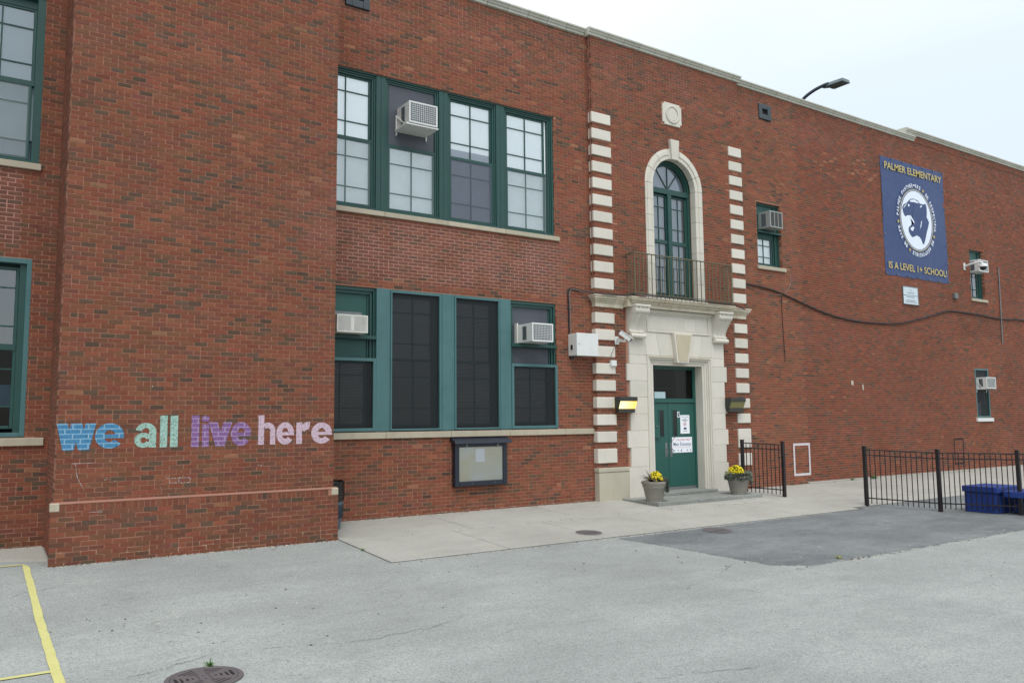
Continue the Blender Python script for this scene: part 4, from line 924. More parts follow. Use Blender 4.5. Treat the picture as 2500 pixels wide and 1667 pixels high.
for ang in (52, 90, 128):
    a = R_(ang); d = Vector((math.cos(a), 0, math.sin(a))); s_ = Vector((-math.sin(a), 0, math.cos(a)))*.012; p0 = Vector((ACX, AY+.05, 7.33)); p1 = p0+d*.60
    mb.hexa([p0-s_, p1-s_, p1-s_+Vector((0, .03, 0)), p0-s_+Vector((0, .03, 0)), p0+s_, p1+s_, p1+s_+Vector((0, .03, 0)), p0+s_+Vector((0, .03, 0))])
mb.build('fan_bars', M_DGREEN, AW)
for a0, a1 in ((0, 52), (52, 90), (90, 128), (128, 180)):
    pl_ = [(ACX, 7.33)]+[(ACX+.60*math.cos(R_(a)), 7.33+.60*math.sin(R_(a))) for a in np.linspace(a0, a1, 8)]
    MB().add([(x, AY+.065, z) for x, z in pl_], [tuple(range(len(pl_)))]).build('pane', M_GLASS, AW)
for x0, x1 in ((X0+.15, ACX-.10), (ACX+.10, X1-.15)):
    sash(AW, x0, x1, 6.06, 7.13, AY+.04, [6.36, 6.87], rail=.035); sash(AW, x0, x1, 4.78, 5.97, AY+.03, [5.08, 5.62], rail=.035)
    MB().box(x0-.035, x1+.035, AY+.02, .12, 5.97, 6.06).build('meeting_rail', M_DGREEN, AW)
MB().box(X0, ACX-.2, .17, .18, 4.65, 7.25).build('curtain', plain('blue_grey_curtain', (140, 158, 172), .9, var=.2, sc=7), AW)  # blue-grey sheet standing in for pale sky reflected in the glass
MB().box(ACX-.2, X1, .171, .181, 4.65, 7.25).build('curtain', bpy.data.materials['blue_grey_curtain'], AW)
MB().prism([(ACX+.62*math.cos(a), ACZ+.62*math.sin(a)) for a in np.linspace(0, math.pi, 20)], .165, .17).build('curtain', plain('fanlight_backing', (128, 150, 168), .9), AW)  # reflected sky put into the colour of the sheet behind the fanlight

# --- balcony railing
bal = bpy.data.objects.new('balcony_railing', None); col.objects.link(bal); bal.location = (5.6, -.4, 4.55); bal.parent = bld; lab(bal, 'rusting iron balcony railing in front of the arched window')
RY, RX0, RX1, RT, RB = -.42, 3.96, 7.15, 5.53, 4.60
def bar(x0, x1, y0, y1, z0, z1, nm): 
    o = MB().box(x0, x1, y0, y1, z0, z1).build(nm, M_RAIL); put(o, bal); return o
for z0, z1, t in ((RT-.012, RT+.01, .018), (RB, RB+.016, .012)):
    bar(RX0, RX1, RY-t, RY+t, z0, z1, 'top_rail' if z0 > 5 else 'bottom_rail')
    for x in (RX0, RX1): bar(x-t, x+t, RY+t, BY, z0, z1, 'top_rail' if z0 > 5 else 'bottom_rail')
nb = 24
me0 = None
for i in range(nb+1):
    x = RX0+(RX1-RX0)*i/nb; th = .0135 if i in (0, nb) else .0075
    if i in (0, nb) or me0 is None:
        o = MB().box(-th, th, -th, th, 4.52-RB, RT-.012-RB).build('baluster', M_RAIL)
        if i not in (0, nb): me0 = o.data
    else: o = bpy.data.objects.new('baluster', me0); col.objects.link(o)
    o.parent = bal; o.matrix_parent_inverse = Matrix.Translation(-Vector(bal.location)); o.location = (x, RY, RB)
for x in (RX0, RX1):
    for k_ in (1, 2):
        o = bpy.data.objects.new('baluster', me0); col.objects.link(o); o.parent = bal; o.matrix_parent_inverse = Matrix.Translation(-Vector(bal.location)); o.location = (x, RY+(BY-RY)*k_/3, RB)

# --- door
DY = .15
D = MB().box(IX0, IX0+.045, DY-.01, .24, .10, IZ).box(IX1-.05, IX1, DY-.01, .24, .10, IZ).box(IX0+.045, IX1-.05, DY-.011, .24, IZ-.05, IZ).box(IX0+.045, IX1-.05, DY-.02, .24, 2.155, 2.225)
D = D.build('entrance_door', M_DOOR, bld, bev=.005); lab(D, 'green double entrance door with a dark transom light')
MIDX = 5.435
for x0, x1 in ((IX0+.048, MIDX-.004), (MIDX+.004, IX1-.053)):
    MB().box(x0, x1, DY+.01, DY+.055, .175, 2.150).build('door_leaf', M_DOOR, D, bev=.004)
for x0, x1 in ((5.155, 5.29), (5.59, 5.72)):
    mb = MB(); frame_rect(mb, x0-.018, x1+.018, 1.345, 1.995, .018, DY+.0, DY+.012); v = mb.build('vision_light_frame', M_DOOR, D)
    MB().box(x0, x1, DY+.004, DY+.0095, 1.363, 1.977).build('vision_light', plain('dark_door_glass', (14, 20, 22), .12, var=.3) if x0 < 5.2 else bpy.data.materials['dark_door_glass'], D)
bx = MB().box(4.845, 5.115, DY-.05, DY+.01, 1.33, 1.66).build('key_box', M_DOOR, D, bev=.004); lab(bx, 'green steel box with a lock cylinder')
MB().tube([(5.0, DY-.07, 1.60), (5.0, DY-.045, 1.60)], .018, 12).build('lock_cylinder', M_GREY, D)
for x in (5.355, 5.515):
    MB().box(x-.035, x+.035, DY+.003, DY+.0095, .875, 1.21).build('push_plate', M_GREY, D, bev=.003)
    MB().tube([(x, DY, .93), (x, DY-.05, .94), (x, DY-.055, 1.0), (x, DY-.05, 1.06), (x, DY, 1.07)], .009, 8).build('door_handle', M_GREY, D, smooth=True)
MB().box(IX0+.04, IX1-.04, DY+.01, .24, .10, .172).build('threshold', M_GREY, D)
mb = MB(); frame_rect(mb, IX0+.046, IX1-.052, 2.228, IZ-.052, .028, DY, DY+.04); mb.build('transom_frame', M_DOOR, D)
pane(D, IX0+.07, IX1-.08, 2.25, IZ-.075, DY+.03, M_GLASSD)
# transom muntin pattern and interior ceiling hints
MB().box(5.02, 5.03, DY+.05, DY+.06, 2.25, 2.95).box(5.03, 5.66, DY+.05, DY+.06, 2.49, 2.50).box(5.66, 5.67, DY+.05, DY+.06, 2.25, 2.49).box(5.1, 5.107, DY+.05, DY+.06, 2.5, 2.95).build('transom_wires', plain('brass_strip', (96, 88, 66), .5), D)
MB().box(5.9, 6.2, DY+.2, DY+.21, 2.25, 2.95).build('inner_curtain', plain('brown_curtain', (70, 62, 54), .9), D)
tag(MB().box(5.02, 5.375, DY+.012, DY+.015, 2.235, 2.41).build('paper_notice', plain('pale_blue_paper', (172, 196, 200), .8)), 'blank sheet of paper stuck low inside the transom glass', 'notice')
# steps
stp = struct(thing('entrance_steps', None, None)); stp['kind'] = 'structure'
slx = [3.66, 5.28, 6.93]
for a, b in zip(slx, slx[1:]):
    MB().box(a+.002, b-.002, -1.31, -.176, -.2, .035).build('step_slab', M_STEP, stp, bev=.008)
MB().box(4.47, 6.53, -.34, DY+.02, .036, .105).build('step_slab', M_STEP, stp, bev=.008)

# vents in the parapet wall
for (a, b, c, d, l) in ((-2.82, -2.33, 9.64, 10.08, 'square grey wall vent above the upper windows'), (8.93, 9.42, 9.79, 10.21, 'square grey wall vent beside the entrance bay')):
    mb = MB(); frame_rect(mb, a, b, c, d, .13, -.035, .05); v = mb.build('wall_vent', M_VENT, bld, bev=.012, seg=2); lab(v, l)
    MB().box(a+.12, b-.12, .02, .03, c+.12, d-.12).build('vent_opening', M_DARK, v); MB().box(a+.13, b-.13, -.02, .02, c+.13, c+.15).build('vent_louvre', M_VENT, v)
# rainwater seam/conduit at the bay corner
MB().tube([(BX0-.035, BY+.03, 4.9), (BX0-.035, BY+.03, 10.5)], .012, 6).build('corner_conduit', plain('brown_conduit', (112, 66, 52), .7), bld)

# ================================================================== air conditioners
def ac_unit(label, x0, x1, z0, z1, yf, yb, body, style, extra=None):
    r = thing('air_conditioner', label, 'air conditioner', ((x0+x1)/2, yb, z0), 'window air conditioners')
    t = .022
    o = MB().box(x0, x1, yf+.012, yb, z0, z1).build('casing', body, r, bev=.008, seg=2)
    mb = MB(); frame_rect(mb, x0-.002, x1+.002, z0-.002, z1+.002, t+.012, yf-.004, yf+.03); mb.build('face_frame', body, r, bev=.005)
    MB().box(x0+t+.01, x1-t-.01, yf+.004, yf+.011, z0+t+.01, z1-t-.01).build('condenser_coil', M_FIN if style != 'panels' else plain('dark_coil', (70, 68, 66), .6, .3, .2, 50), r)
    a, b, c, d = x0+t+.012, x1-t-.012, z0+t+.012, z1-t-.012
    if style == 'grid':
        g1 = MB(); n = 12
        for i in range(1, n): x = a+(b-a)*i/n; g1.box(x-.003, x+.003, yf-.002, yf+.002, c, d)
        n = 9
        for i in range(1, n): z = c+(d-c)*i/n; g1.box(a, b, yf-.0035, yf+.0005, z-.003, z+.003)
        o = g1.build('grille', body, r); o['kind'] = 'stuff'
    elif style == 'louvre':
        g1 = MB(); n = 17
        for i in range(n): z = c+(d-c)*(i+.5)/n; g1.hexa([(a, yf-.004, z-.006), (b, yf-.004, z-.006), (b, yf+.003, z-.001), (a, yf+.003, z-.001), (a, yf-.004, z+.001), (b, yf-.004, z+.001), (b, yf+.003, z+.006), (a, yf+.003, z+.006)])
        g1.box((a+b)/2-.03, (a+b)/2+.03, yf-.005, yf+.004, c, d)
        o = g1.build('grille', body, r); o['kind'] = 'stuff'
    else:
        for k_ in (1, 2): x = a+(b-a)*k_/3; MB().box(x-.01, x+.01, yf-.004, yf+.008, c, d).build('divider', body, r)
        g1 = MB(); n = 14
        for i in range(1, n): z = c+(d-c)*i/n; g1.box(a, b, yf-.001, yf+.003, z-.003, z+.003)
        o = g1.build('grille', plain('dark_louvre', (96, 94, 90), .5), r); o['kind'] = 'stuff'
    # side vents
    ym = yf+(yb-yf)*.35
    for sx in (x0-.002, x1+.002):
        MB().box(sx-.002, sx+.002, ym, ym+min(.14, (yb-yf)*.35), z0+.05, z1-.05).build('side_louvre', M_FIN, r)
    return r
def bracket(r, x0, x1, z0, z1, yf, yb, m=M_WHITE):
    for x in (x0-.02, x1+.0):
        MB().box(x, x+.02, yf+.02, yb, z0-.03, z0-.004).build('bracket_arm', m, r)
        MB().box(x-.002, x+.022, yb-.03, yb, z0-.12, z0+.28).build('bracket_leg', m, r)
        p0, p1 = Vector((x+.01, yf+.12, z0-.02)), Vector((x+.01, yb-.02, z0+.26)); MB().tube([p0, p1], .009, 6).build('bracket_brace', m, r)
a1 = ac_unit('air conditioner on white brackets in the upper window with the grey panel', -1.69, -1.08, 7.44, 7.86, -.44, .10, M_WHITE, 'grid')
bracket(a1, -1.70, -1.07, 7.44, 7.86, -.44, .10); MB().box(-1.74, -1.06, -.43, .1, 7.40, 7.425).build('support_tray', M_WHITE, a1)
a2 = ac_unit('louvred air conditioner in the green panel beside the tower', -3.03, -2.44, 3.375, 3.695, -.30, .11, M_CREAM, 'louvre')
MB().box(-3.2, -2.40, .085, .105, 3.375, 3.80).build('mounting_plate', M_GREY, a2)
a3 = ac_unit('white grid faced air conditioner in the last lower window of the group', 1.08, 1.61, 3.375, 3.755, -.48, .11, M_WHITE, 'grid')
MB().box(1.03, 1.06, .0, .1, 3.375, 3.79).build('mounting_plate', M_CREAM, a3)
a4 = ac_unit('grey air conditioner with three grille panels in the side window by the entrance bay', 8.90, 9.40, 6.76, 7.20, -.27, .13, M_ACGREY, 'panels')
a5 = ac_unit('far upper air conditioner behind the white dome camera', 19.50, 20.12, 6.58, 6.98, -.25, .14, M_WHITE, 'grid')
a6 = ac_unit('far lower air conditioner bracketed out of the bottom right window', 19.42, 20.02, 2.66, 3.03, -.30, .05, M_WHITE, 'grid')
bracket(a6, 19.42, 20.02, 2.66, 3.03, -.30, .05)

# ================================================================== things on the walls
# notice board
nb_ = thing('notice_board', 'dark framed notice board with a small roof and one white sheet inside', 'notice board', (.08, 0, .5))
mb = MB(); frame_rect(mb, -.53, .675, .50, 1.36, .098, -.13, -.001); mb.build('case', plain('dark_blue_frame', (28, 34, 46), .4, 0, .12, 6), nb_, bev=.012, seg=2)
MB().hexa([(-.575, -.22, 1.325), (.745, -.22, 1.325), (.745, -.0, 1.36), (-.575, -.0, 1.36), (-.575, -.20, 1.385), (.745, -.20, 1.385), (.745, -.0, 1.455), (-.575, -.0, 1.455)]).build('canopy', bpy.data.materials['dark_blue_frame'], nb_, bev=.01, seg=2)
def board_m():
    m, t, p = base('letter_board', .8); P = t.pos()
    c = t.mix(t.ramp(t.noise(2.2, P, 5, .6), .35, .65), lin((222, 228, 224)), lin((222, 216, 190)))
    x, y, z = t.xyz(P); s_ = t.math('LESS_THAN', t.math('FRACT', t.math('MULTIPLY', z, 48)), .35)
    c = t.mix(t.math('MULTIPLY', s_, .28), c, lin((160, 158, 146))); t.l(c, p.inputs['Base Color']); return m
MB().box(-.43, .575, -.10, -.09, .6, 1.26).build('letter_board', board_m(), nb_)
pane(nb_, -.43, .575, .6, 1.26, -.118, M_GLASSC, 'door_glass').matrix_parent_inverse = Matrix.Translation(-Vector(nb_.location))
for x, z in ((-.28, 1.305), (.44, 1.305)): MB().box(x-.02, x+.02, -.15, -.13, z-.035, z+.01).build('hinge', M_GREY, nb_)
for x in (-.15, .38): MB().tube([(x, -.14, .552), (x, -.128, .552)], .01, 8).build('lock', M_GREY, nb_)
tag(MB().box(-.055, .155, -.106, -.103, .965, 1.22).build('paper_notice', M_PAPER), 'white paper sheet pinned in the notice board', 'notice')

# utility box, cables
ub = thing('utility_box', 'white steel utility box beside the left quoins', 'utility box', (2.7, 0, 3.14))
MB().box(2.365, 2.94, -.30, -.002, 3.15, 3.62).build('box_body', M_WHITE, ub, bev=.006)
MB().box(2.355, 2.95, -.318, -.302, 3.14, 3.63).build('box_door', M_WHITE, ub, bev=.005)
MB().box(2.352, 2.364, -.16, -.10, 3.28, 3.38).build('latch', M_INK, ub); MB().tube([(2.42, -.325, 3.39), (2.42, -.318, 3.39)], .01, 8).build('lock', M_GREY, ub)
def smoothp(pts, n=6):
    P = [Vector(p) for p in pts]; outp = []
    for i in range(len(P)-1):
        p0, p1, p2, p3 = P[max(i-1, 0)], P[i], P[i+1], P[min(i+2, len(P)-1)]
        for k_ in range(n):
            t = k_/n; outp.append(.5*((2*p1)+(-p0+p2)*t+(2*p0-5*p1+4*p2-p3)*t*t+(-p0+3*p1-3*p2+p3)*t**3))
    return outp+[P[-1]]
c1 = [(2.48, -.05, 3.13), (2.43, -.03, 3.10), (2.39, -.02, 3.2), (2.385, -.02, 3.7), (2.38, -.02, 4.3), (2.37, -.02, 4.5), (2.41, -.02, 4.62), (2.55, -.03, 4.635), (2.8, -.05, 4.60), (3.1, -.24, 4.55), (3.5, -.28, 4.545), (3.85, -.34, 4.56), (4.0, -.46, 4.57), (4.6, -.465, 4.562), (5.3, -.46, 4.56), (6.1, -.47, 4.555), (6.8, -.465, 4.555), (7.2, -.42, 4.56), (7.6, -.28, 4.555), (7.95, -.2, 4.52), (8.02, -.05, 4.9), (8.1, -.03, 5.2)]
tag(MB().tube(smoothp(c1), .016, 6).build('power_cable', M_CABLE, smooth=True), 'thick black cable rising from the utility box and lying along the entrance cornice', 'cable')
c1b = [(p[0]+.03, p[1]-.012, p[2]-.02+.008*math.sin(i*2.3)) for i, p in enumerate(c1[:14])]
tag(MB().tube(smoothp(c1b), .007, 5).build('thin_cable', M_CABG, smooth=True), 'thin grey cable strapped beside the thick black one from the utility box', 'cable')
c2 = [(8.05, -.03, 5.21), (8.7, -.03, 5.187), (9.516, -.03, 5.084), (10.356, -.03, 4.891), (11.094, -.03, 4.724), (12.006, -.03, 4.583), (13.117, -.03, 4.514), (14.295, -.03, 4.535), (15.123, -.03, 4.597), (15.991, -.03, 4.755), (16.805, -.03, 4.928), (17.842, -.03, 5.146), (18.804, -.03, 5.157), (19.802, -.03, 5.142), (21.157, -.03, 5.091), (22.83, -.03, 5.136), (26, -.03, 5.05)]
tag(MB().tube(smoothp(c2), .022, 6).build('power_cable', M_CABLE, smooth=True), 'thick black cable sagging across the long side wall below the banner', 'cable')
c3 = [(8.05, -.03, 5.19), (8.5, -.03, 5.10), (9.0, -.03, 5.02), (9.6, -.03, 5.06), (9.9, -.03, 5.3), (9.96, -.03, 5.62)]
tag(MB().tube(smoothp(c3), .006, 5).build('thin_cable', M_CABG, smooth=True), 'thin pale cable looping up beside the side window sill', 'cable')
tag(MB().tube(smoothp([(9.55, -.02, 5.0), (9.56, -.02, 4.2), (9.60, -.02, 3.25)]), .008, 5).build('thin_cable', M_CABLE), 'thin dark cable hanging straight down the wall under the side window', 'cable')
tag(MB().tube([(21.27, -.03, 6.9), (21.26, -.03, 6.2), (21.214, -.03, 4.22)], .02, 6).build('conduit_pipe', M_GREY), 'straight grey conduit running down the wall right of the far windows', 'pipe')
tag(MB().box(18.2, 18.38, -.10, -.001, 5.58, 5.76).build('junction_box', M_GREY, bev=.008), 'small grey junction box on the wall below the banner corner', 'junction box')
tag(MB().box(3.42, 3.57, -.20, -.125, 2.95, 3.08).tube([(3.38, -.15, 2.99), (3.42, -.15, 2.99)], .018, 8).build('junction_box', M_WHITE, bev=.006), 'small white junction box below the bullet camera', 'junction box')

# bullet camera
sc = thing('security_camera', 'white bullet camera on an arm left of the entrance', 'security camera', (3.6, -.12, 3.4))
MB().box(3.56, 3.68, -.165, -.15, 3.44, 3.62).build('wall_plate', M_WHITE, sc, bev=.004)
MB().hexa([(3.60, -.17, 3.50), (3.64, -.17, 3.50), (3.66, -.40, 3.47), (3.62, -.40, 3.47), (3.60, -.17, 3.59), (3.64, -.17, 3.59), (3.66, -.40, 3.52), (3.62, -.40, 3.52)]).build('arm', M_WHITE, sc, bev=.006)
MB().tube([(3.64, -.40, 3.48), (3.64, -.41, 3.58)], .022, 10).build('ball_joint', M_WHITE, sc, smooth=True)
bdir = Vector((.32, -.45, -.42)).normalized(); cc = Vector((3.64, -.42, 3.60)); sd_ = bdir.cross(Vector((0, 0, 1))).normalized(); ud = sd_.cross(bdir)
def obox(c, hx, hy, hz, nm, m, par, bev=.01):
    P = []
    for z in (-hz, hz):
        for x, y in ((-hx, -hy), (hx, -hy), (hx, hy), (-hx, hy)): P.append(c+bdir*x+sd_*y+ud*z)
    return MB().hexa(P).build(nm, m, par, bev=bev, seg=2)
obox(cc, .15, .048, .045, 'camera_body', M_WHITE, sc, .015); obox(cc+ud*.056+bdir*.02, .17, .056, .006, 'sunshield', M_WHITE, sc, .004); obox(cc+bdir*.152, .004, .035, .035, 'lens_window', M_INK, sc, .002)
MB().tube(smoothp([cc-bdir*.13-ud*.02, (3.47, -.28, 3.42), (3.44, -.17, 3.2), (3.44, -.16, 3.06)]), .007, 6).build('camera_cable', M_CABG, sc)
# dome camera
dc = thing('dome_camera', 'white dome camera on a bracket in front of the far upper window', 'security camera', (19.1, 0, 6.7))
MB().box(18.98, 19.08, -.03, -.001, 6.60, 6.84).build('wall_plate', M_WHITE, dc, bev=.005)
MB().tube(smoothp([(19.03, -.03, 6.72), (19.06, -.25, 6.78), (19.12, -.5, 6.80), (19.14, -.55, 6.74)]), .035, 10).build('arm', M_WHITE, dc, smooth=True)
MB().lathe([(.035, .09), (.10, .07), (.13, .03), (.135, -.03)], (19.14, -.57, 6.66), 24).build('hood', M_WHITE, dc, smooth=True)
MB().lathe([(.10, .0), (.095, -.045), (.072, -.08), (.038, -.098), (.005, -.105)], (19.14, -.57, 6.63), 24).build('dome_lens', plain('smoked_dome', (30, 32, 36), .08), dc, smooth=True)

# wall lamps
def wall_lamp(x0, x1, z0, z1, yf, yb, lens, label):
    r = thing('wall_lamp', label, 'wall lamp', ((x0+x1)/2, yb, z0), 'wall lamps flanking the entrance')
    zc, zd = z1-(z1-z0)*.28, z0+(z1-z0)*.26; yl = yf+(yb-yf)*.38; xm = .02
    hd = MB(); hd.box(x0, x1, yf, yb, zc, z1).build('hood', M_BRONZE, r, bev=.006)
    MB().box(x0+.02, x1-.02, yl, yb, z0, zd).build('base_housing', M_BRONZE, r, bev=.006)
    MB().hexa([(x0, yl, zd), (x0+.022, yl, zd), (x0+.022, yb, zd), (x0, yb, zd), (x0, yf+.01, zc), (x0+.022, yf+.01, zc), (x0+.022, yb, zc), (x0, yb, zc)]).build('side_cheek', M_BRONZE, r)
    MB().hexa([(x0+.024, yl+.006, zd+.001), (x1-.01, yl+.006, zd+.001), (x1-.01, yb, zd+.001), (x0+.024, yb, zd+.001), (x0+.024, yf+.016, zc-.001), (x1-.006, yf+.016, zc-.001), (x1-.006, yb, zc-.001), (x0+.024, yb, zc-.001)]).build('lens', lens, r, bev=.004)
    return r
wall_lamp(3.50, 4.02, 1.915, 2.27, -.36, -.175, M_LIT, 'bronze wall lamp glowing yellow left of the door')
wall_lamp(7.05, 7.60, 1.925, 2.275, -.36, -.175, M_UNLIT, 'unlit bronze wall lamp right of the door')

# door notices
n1 = thing('entrance_notice', 'white notice reading Main Entrance on the right door leaf', 'notice', (5.87, DY, 1.15))
MB().box(5.545, 6.21, DY+.002, DY+.007, .968, 1.332).build('notice_sheet', M_PAPER, n1)
mb = MB(); Yt = DY+.001
fit_text(mb, 'Main Entrance', 5.585, 6.165, 1.125, 1.215, Yt, .006, mi=0); fit_text(mb, 'CHILDREN FIRST', 5.66, 6.17, 1.245, 1.295, Yt, .0, .35, mi=1); fit_text(mb, 'WELCOME FOR PARTS SCHOOLS', 5.59, 6.14, 1.075, 1.103, Yt, .0, .3, mi=2)
def star(mb, x, z, r, y, mi=0, n=5, ri=.4):
    p = [(x+(r if k_ % 2 == 0 else r*ri)*math.sin(math.pi*k_/n), z+(r if k_ % 2 == 0 else r*ri)*math.cos(math.pi*k_/n)) for k_ in range(2*n)]
    mb.add([(x, y, z)]+[(a, y, b) for a, b in p], [(0, 1+k_, 1+(k_+1) % (2*n)) for k_ in range(2*n)], mi)
for x in (5.62, 5.735, 6.04, 6.15): star(mb, x, 1.02, .027, Yt)
mb.add([(5.81, Yt, 1.0), (5.84, Yt, .995), (5.86, Yt, 1.005), (5.865, Yt, 1.05), (5.85, Yt, 1.05), (5.83, Yt, 1.02)], [(0, 1, 2, 3, 4, 5)], 0)
for k_ in range(3): mb.add([(5.548, Yt, 1.20+k_*.03), (5.548, Yt, 1.21+k_*.03), (5.66+k_*.01-.02, Yt, 1.33), (5.64+k_*.01-.02, Yt, 1.33)], [(0, 1, 2, 3)], 1)
mb.build('lettering', [M_NAVY, M_RED, M_PINKP], n1)
n2 = thing('welcome_notice', 'tall white visitor notice with a red ban circle above the Main Entrance one', 'notice', (5.99, DY, 1.64))
MB().box(5.835, 6.14, DY+.002, DY+.007, 1.415, 1.858).build('notice_sheet', M_PAPER, n2)
mb = MB(); fit_text(mb, 'WELCOME', 5.87, 6.105, 1.795, 1.83, Yt, .0, mi=0); mb.ring(5.985, 1.645, .043, .052, Yt-.0005, Yt, n=24, mi=1)
mb.add([(5.95, Yt, 1.608), (5.958, Yt, 1.603), (6.02, Yt, 1.68), (6.012, Yt, 1.687)], [(0, 1, 2, 3)], 1)
mb.box(5.955, 6.015, Yt-.0005, Yt, 1.632, 1.645, 2).box(5.94, 6.035, Yt-.0005, Yt, 1.515, 1.56, 3)
for z, w_, hh in ((1.765, .045, .01), (1.74, .11, .012), (1.715, .07, .010), (1.478, .07, .012)): mb.box(5.985-w_, 5.985+w_, Yt-.0005, Yt, z-hh/2, z+hh/2, 0)
mb.build('lettering', [M_GREYP, M_RED, M_INK, M_NAVY], n2)
n3 = thing('number_sign', 'small white sign with the black number 1 on the right door leaf', 'sign', (5.775, DY, 1.87))
MB().box(5.738, 5.812, DY+.002, DY+.007, 1.803, 1.940).build('sign_plate', M_PAPER, n3); mb = MB(); fit_text(mb, '1', 5.757, 5.792, 1.823, 1.922, Yt, .02); mb.build('numeral', M_INK, n3)

# banner
bn = thing('school_banner', 'large navy vinyl banner with a panther emblem and gold lettering', 'banner', (16.24, 0, 6.06))
BYY = -.03; nxb, nzb = 30, 30; mb = MB(); bx0, bx1, bz0, bz1 = 14.47, 18.01, 6.06, 9.74
def bulge(u, v): return BYY+.010*math.sin(u*9+v*3)*math.sin(v*7)-.012*math.sin(math.pi*u)*math.sin(math.pi*v)
vs_ = [(bx0+(bx1-bx0)*i/nxb, bulge(i/nxb, j/nzb)+.02, bz0+(bz1-bz0)*j/nzb-(.02*math.sin(math.pi*i/nxb*6)**2 if j in (0,) else 0)) for j in range(nzb+1) for i in range(nxb+1)]
mb.add(vs_, [(j*(nxb+1)+i, j*(nxb+1)+i+1, (j+1)*(nxb+1)+i+1, (j+1)*(nxb+1)+i) for j in range(nzb) for i in range(nxb)])
mb.build('banner_sheet', M_BANNER, bn, smooth=True)
mb = MB(); TYY = BYY-.012
fit_text(mb, 'PALMER ELEMENTARY', 14.645, 17.86, 9.36, 9.58, TYY, .012); fit_text(mb, 'IS A LEVEL 1+ SCHOOL!', 14.61, 17.87, 6.25, 6.465, TYY, .012)
CX_, CZ_ = 16.27, 7.93
for a in (64, -22, -117, 188): star(mb, CX_+1.10*.94*math.cos(R_(a)), CZ_+1.12*math.sin(R_(a)), .07, TYY, 0, 6, .45)
mb.ring(CX_, CZ_, .985, 1.0, TYY-.001, TYY, n=60, sx=.94); mb.build('gold_lettering', M_GOLD, bn)
mb = MB(); mb.ring(CX_, CZ_, .955, .97, TYY-.001, TYY, n=60, sx=.94)
N = 60; mb.add([(CX_, TYY, CZ_)]+[(CX_+.935*.92*math.cos(2*math.pi*k_/N), TYY, CZ_+.935*math.sin(2*math.pi*k_/N)) for k_ in range(N)], [(0, 1+k_, 1+(k_+1) % N) for k_ in range(N)])
def arc_text(mb, s, a0, a1, r, h):
    n = len(s); 
    for i, ch in enumerate(s):
        if ch == ' ': continue
        v, f = text_mesh(ch, .02); lo, hi = v[:, :2].min(0), v[:, :2].max(0); a = R_(a0+(a1-a0)*(i+.5)/n); wd = abs(R_(a1-a0))*r/n*.80
        if ch == 'I': wd *= .4
        vv = []
        for p in v:
            s_ = ((p[0]-lo[0])/(hi[0]-lo[0]+1e-6)-.5)*wd; t_ = (p[1]-lo[1])/(hi[1]-lo[1]+1e-6)*h if ch != '-' else h*.42+(p[1]-lo[1])*.35
            rr = r+t_; vv.append((CX_+.94*(rr*math.cos(a)+s_*math.sin(a)), TYY, CZ_+rr*math.sin(a)-s_*math.cos(a)))
        mb.add(vv, f)
arc_text(mb, 'PALMER PANTHER-RRS', 179, 72, 1.05, .12); arc_text(mb, 'BE RESPECTFUL', 56, -15, 1.05, .12); arc_text(mb, 'BE RESPONSIBLE', -30, -109, 1.05, .12); arc_text(mb, 'BE SAFE', -125, -166, 1.05, .12)
mb.build('white_lettering', M_BWHITE, bn)
HEAD = [(15.49, 8.24), (15.59, 8.36), (15.75, 8.42), (15.9, 8.53), (15.98, 8.58), (16.19, 8.61), (16.4, 8.58), (16.5, 8.5), (16.72, 8.5), (16.83, 8.54), (16.88, 8.43), (16.88, 8.24), (16.95, 8.13), (17.02, 8.05), (16.91, 7.79), (16.82, 7.62), (16.71, 7.37), (16.61, 7.19), (16.53, 7.21), (16.49, 7.31), (16.39, 7.4), (16.23, 7.44), (16.07, 7.38), (15.96, 7.35), (15.86, 7.42), (15.79, 7.5), (15.78, 7.62), (15.86, 7.69), (15.98, 7.76), (16.11, 7.79), (16.07, 7.89), (15.9, 8.04), (15.77, 8.03), (15.63, 7.97), (15.54, 8.06), (15.51, 8.15)]
WP = [[(15.95, 8.54), (16.19, 8.59), (16.4, 8.54), (16.44, 8.49), (16.18, 8.5), (15.93, 8.48)], [(15.81, 8.39), (15.88, 8.4), (15.91, 8.34), (15.82, 8.31)], [(15.55, 8.22), (15.58, 8.27), (15.71, 8.39), (15.76, 8.41), (15.67, 8.31)],
      [(16.49, 8.36), (16.52, 8.42), (16.61, 8.47), (16.61, 8.42)], [(16.53, 7.95), (16.56, 7.93), (16.51, 7.77), (16.42, 7.66), (16.47, 7.79)], [(15.87, 8.05), (15.95, 8.03), (16.12, 7.87), (16.12, 7.79), (16.01, 7.89), (15.92, 7.96)],
      [(15.88, 7.63), (16.05, 7.71), (16.1, 7.66), (16.01, 7.55), (15.91, 7.57)], [(16.86, 8.24), (16.95, 8.13), (17.02, 8.05), (16.97, 7.95), (16.91, 8.03), (16.85, 8.1)]]
def flat(polys, y, nm, m, par):
    import bmesh
    bm = bmesh.new()
    for p in polys: bm.faces.new([bm.verts.new((a, y, b)) for a, b in p])
    bmesh.ops.triangulate(bm, faces=bm.faces[:]); me = bpy.data.meshes.new(nm); bm.to_mesh(me); bm.free(); me.materials.append(m)
    o = bpy.data.objects.new(nm, me); col.objects.link(o); put(o, par); return o
flat([HEAD], TYY-.002, 'emblem_head', M_BANNER, bn); flat(WP, TYY-.004, 'emblem_highlights', M_BWHITE, bn)
mb = MB()
for i in range(7):
    for z in (bz0+.03, bz1-.03): mb.tube([(bx0+.03+(bx1-bx0-.06)*i/6, TYY+.01, z), (bx0+.03+(bx1-bx0-.06)*i/6, TYY-.012, z)], .022, 8)
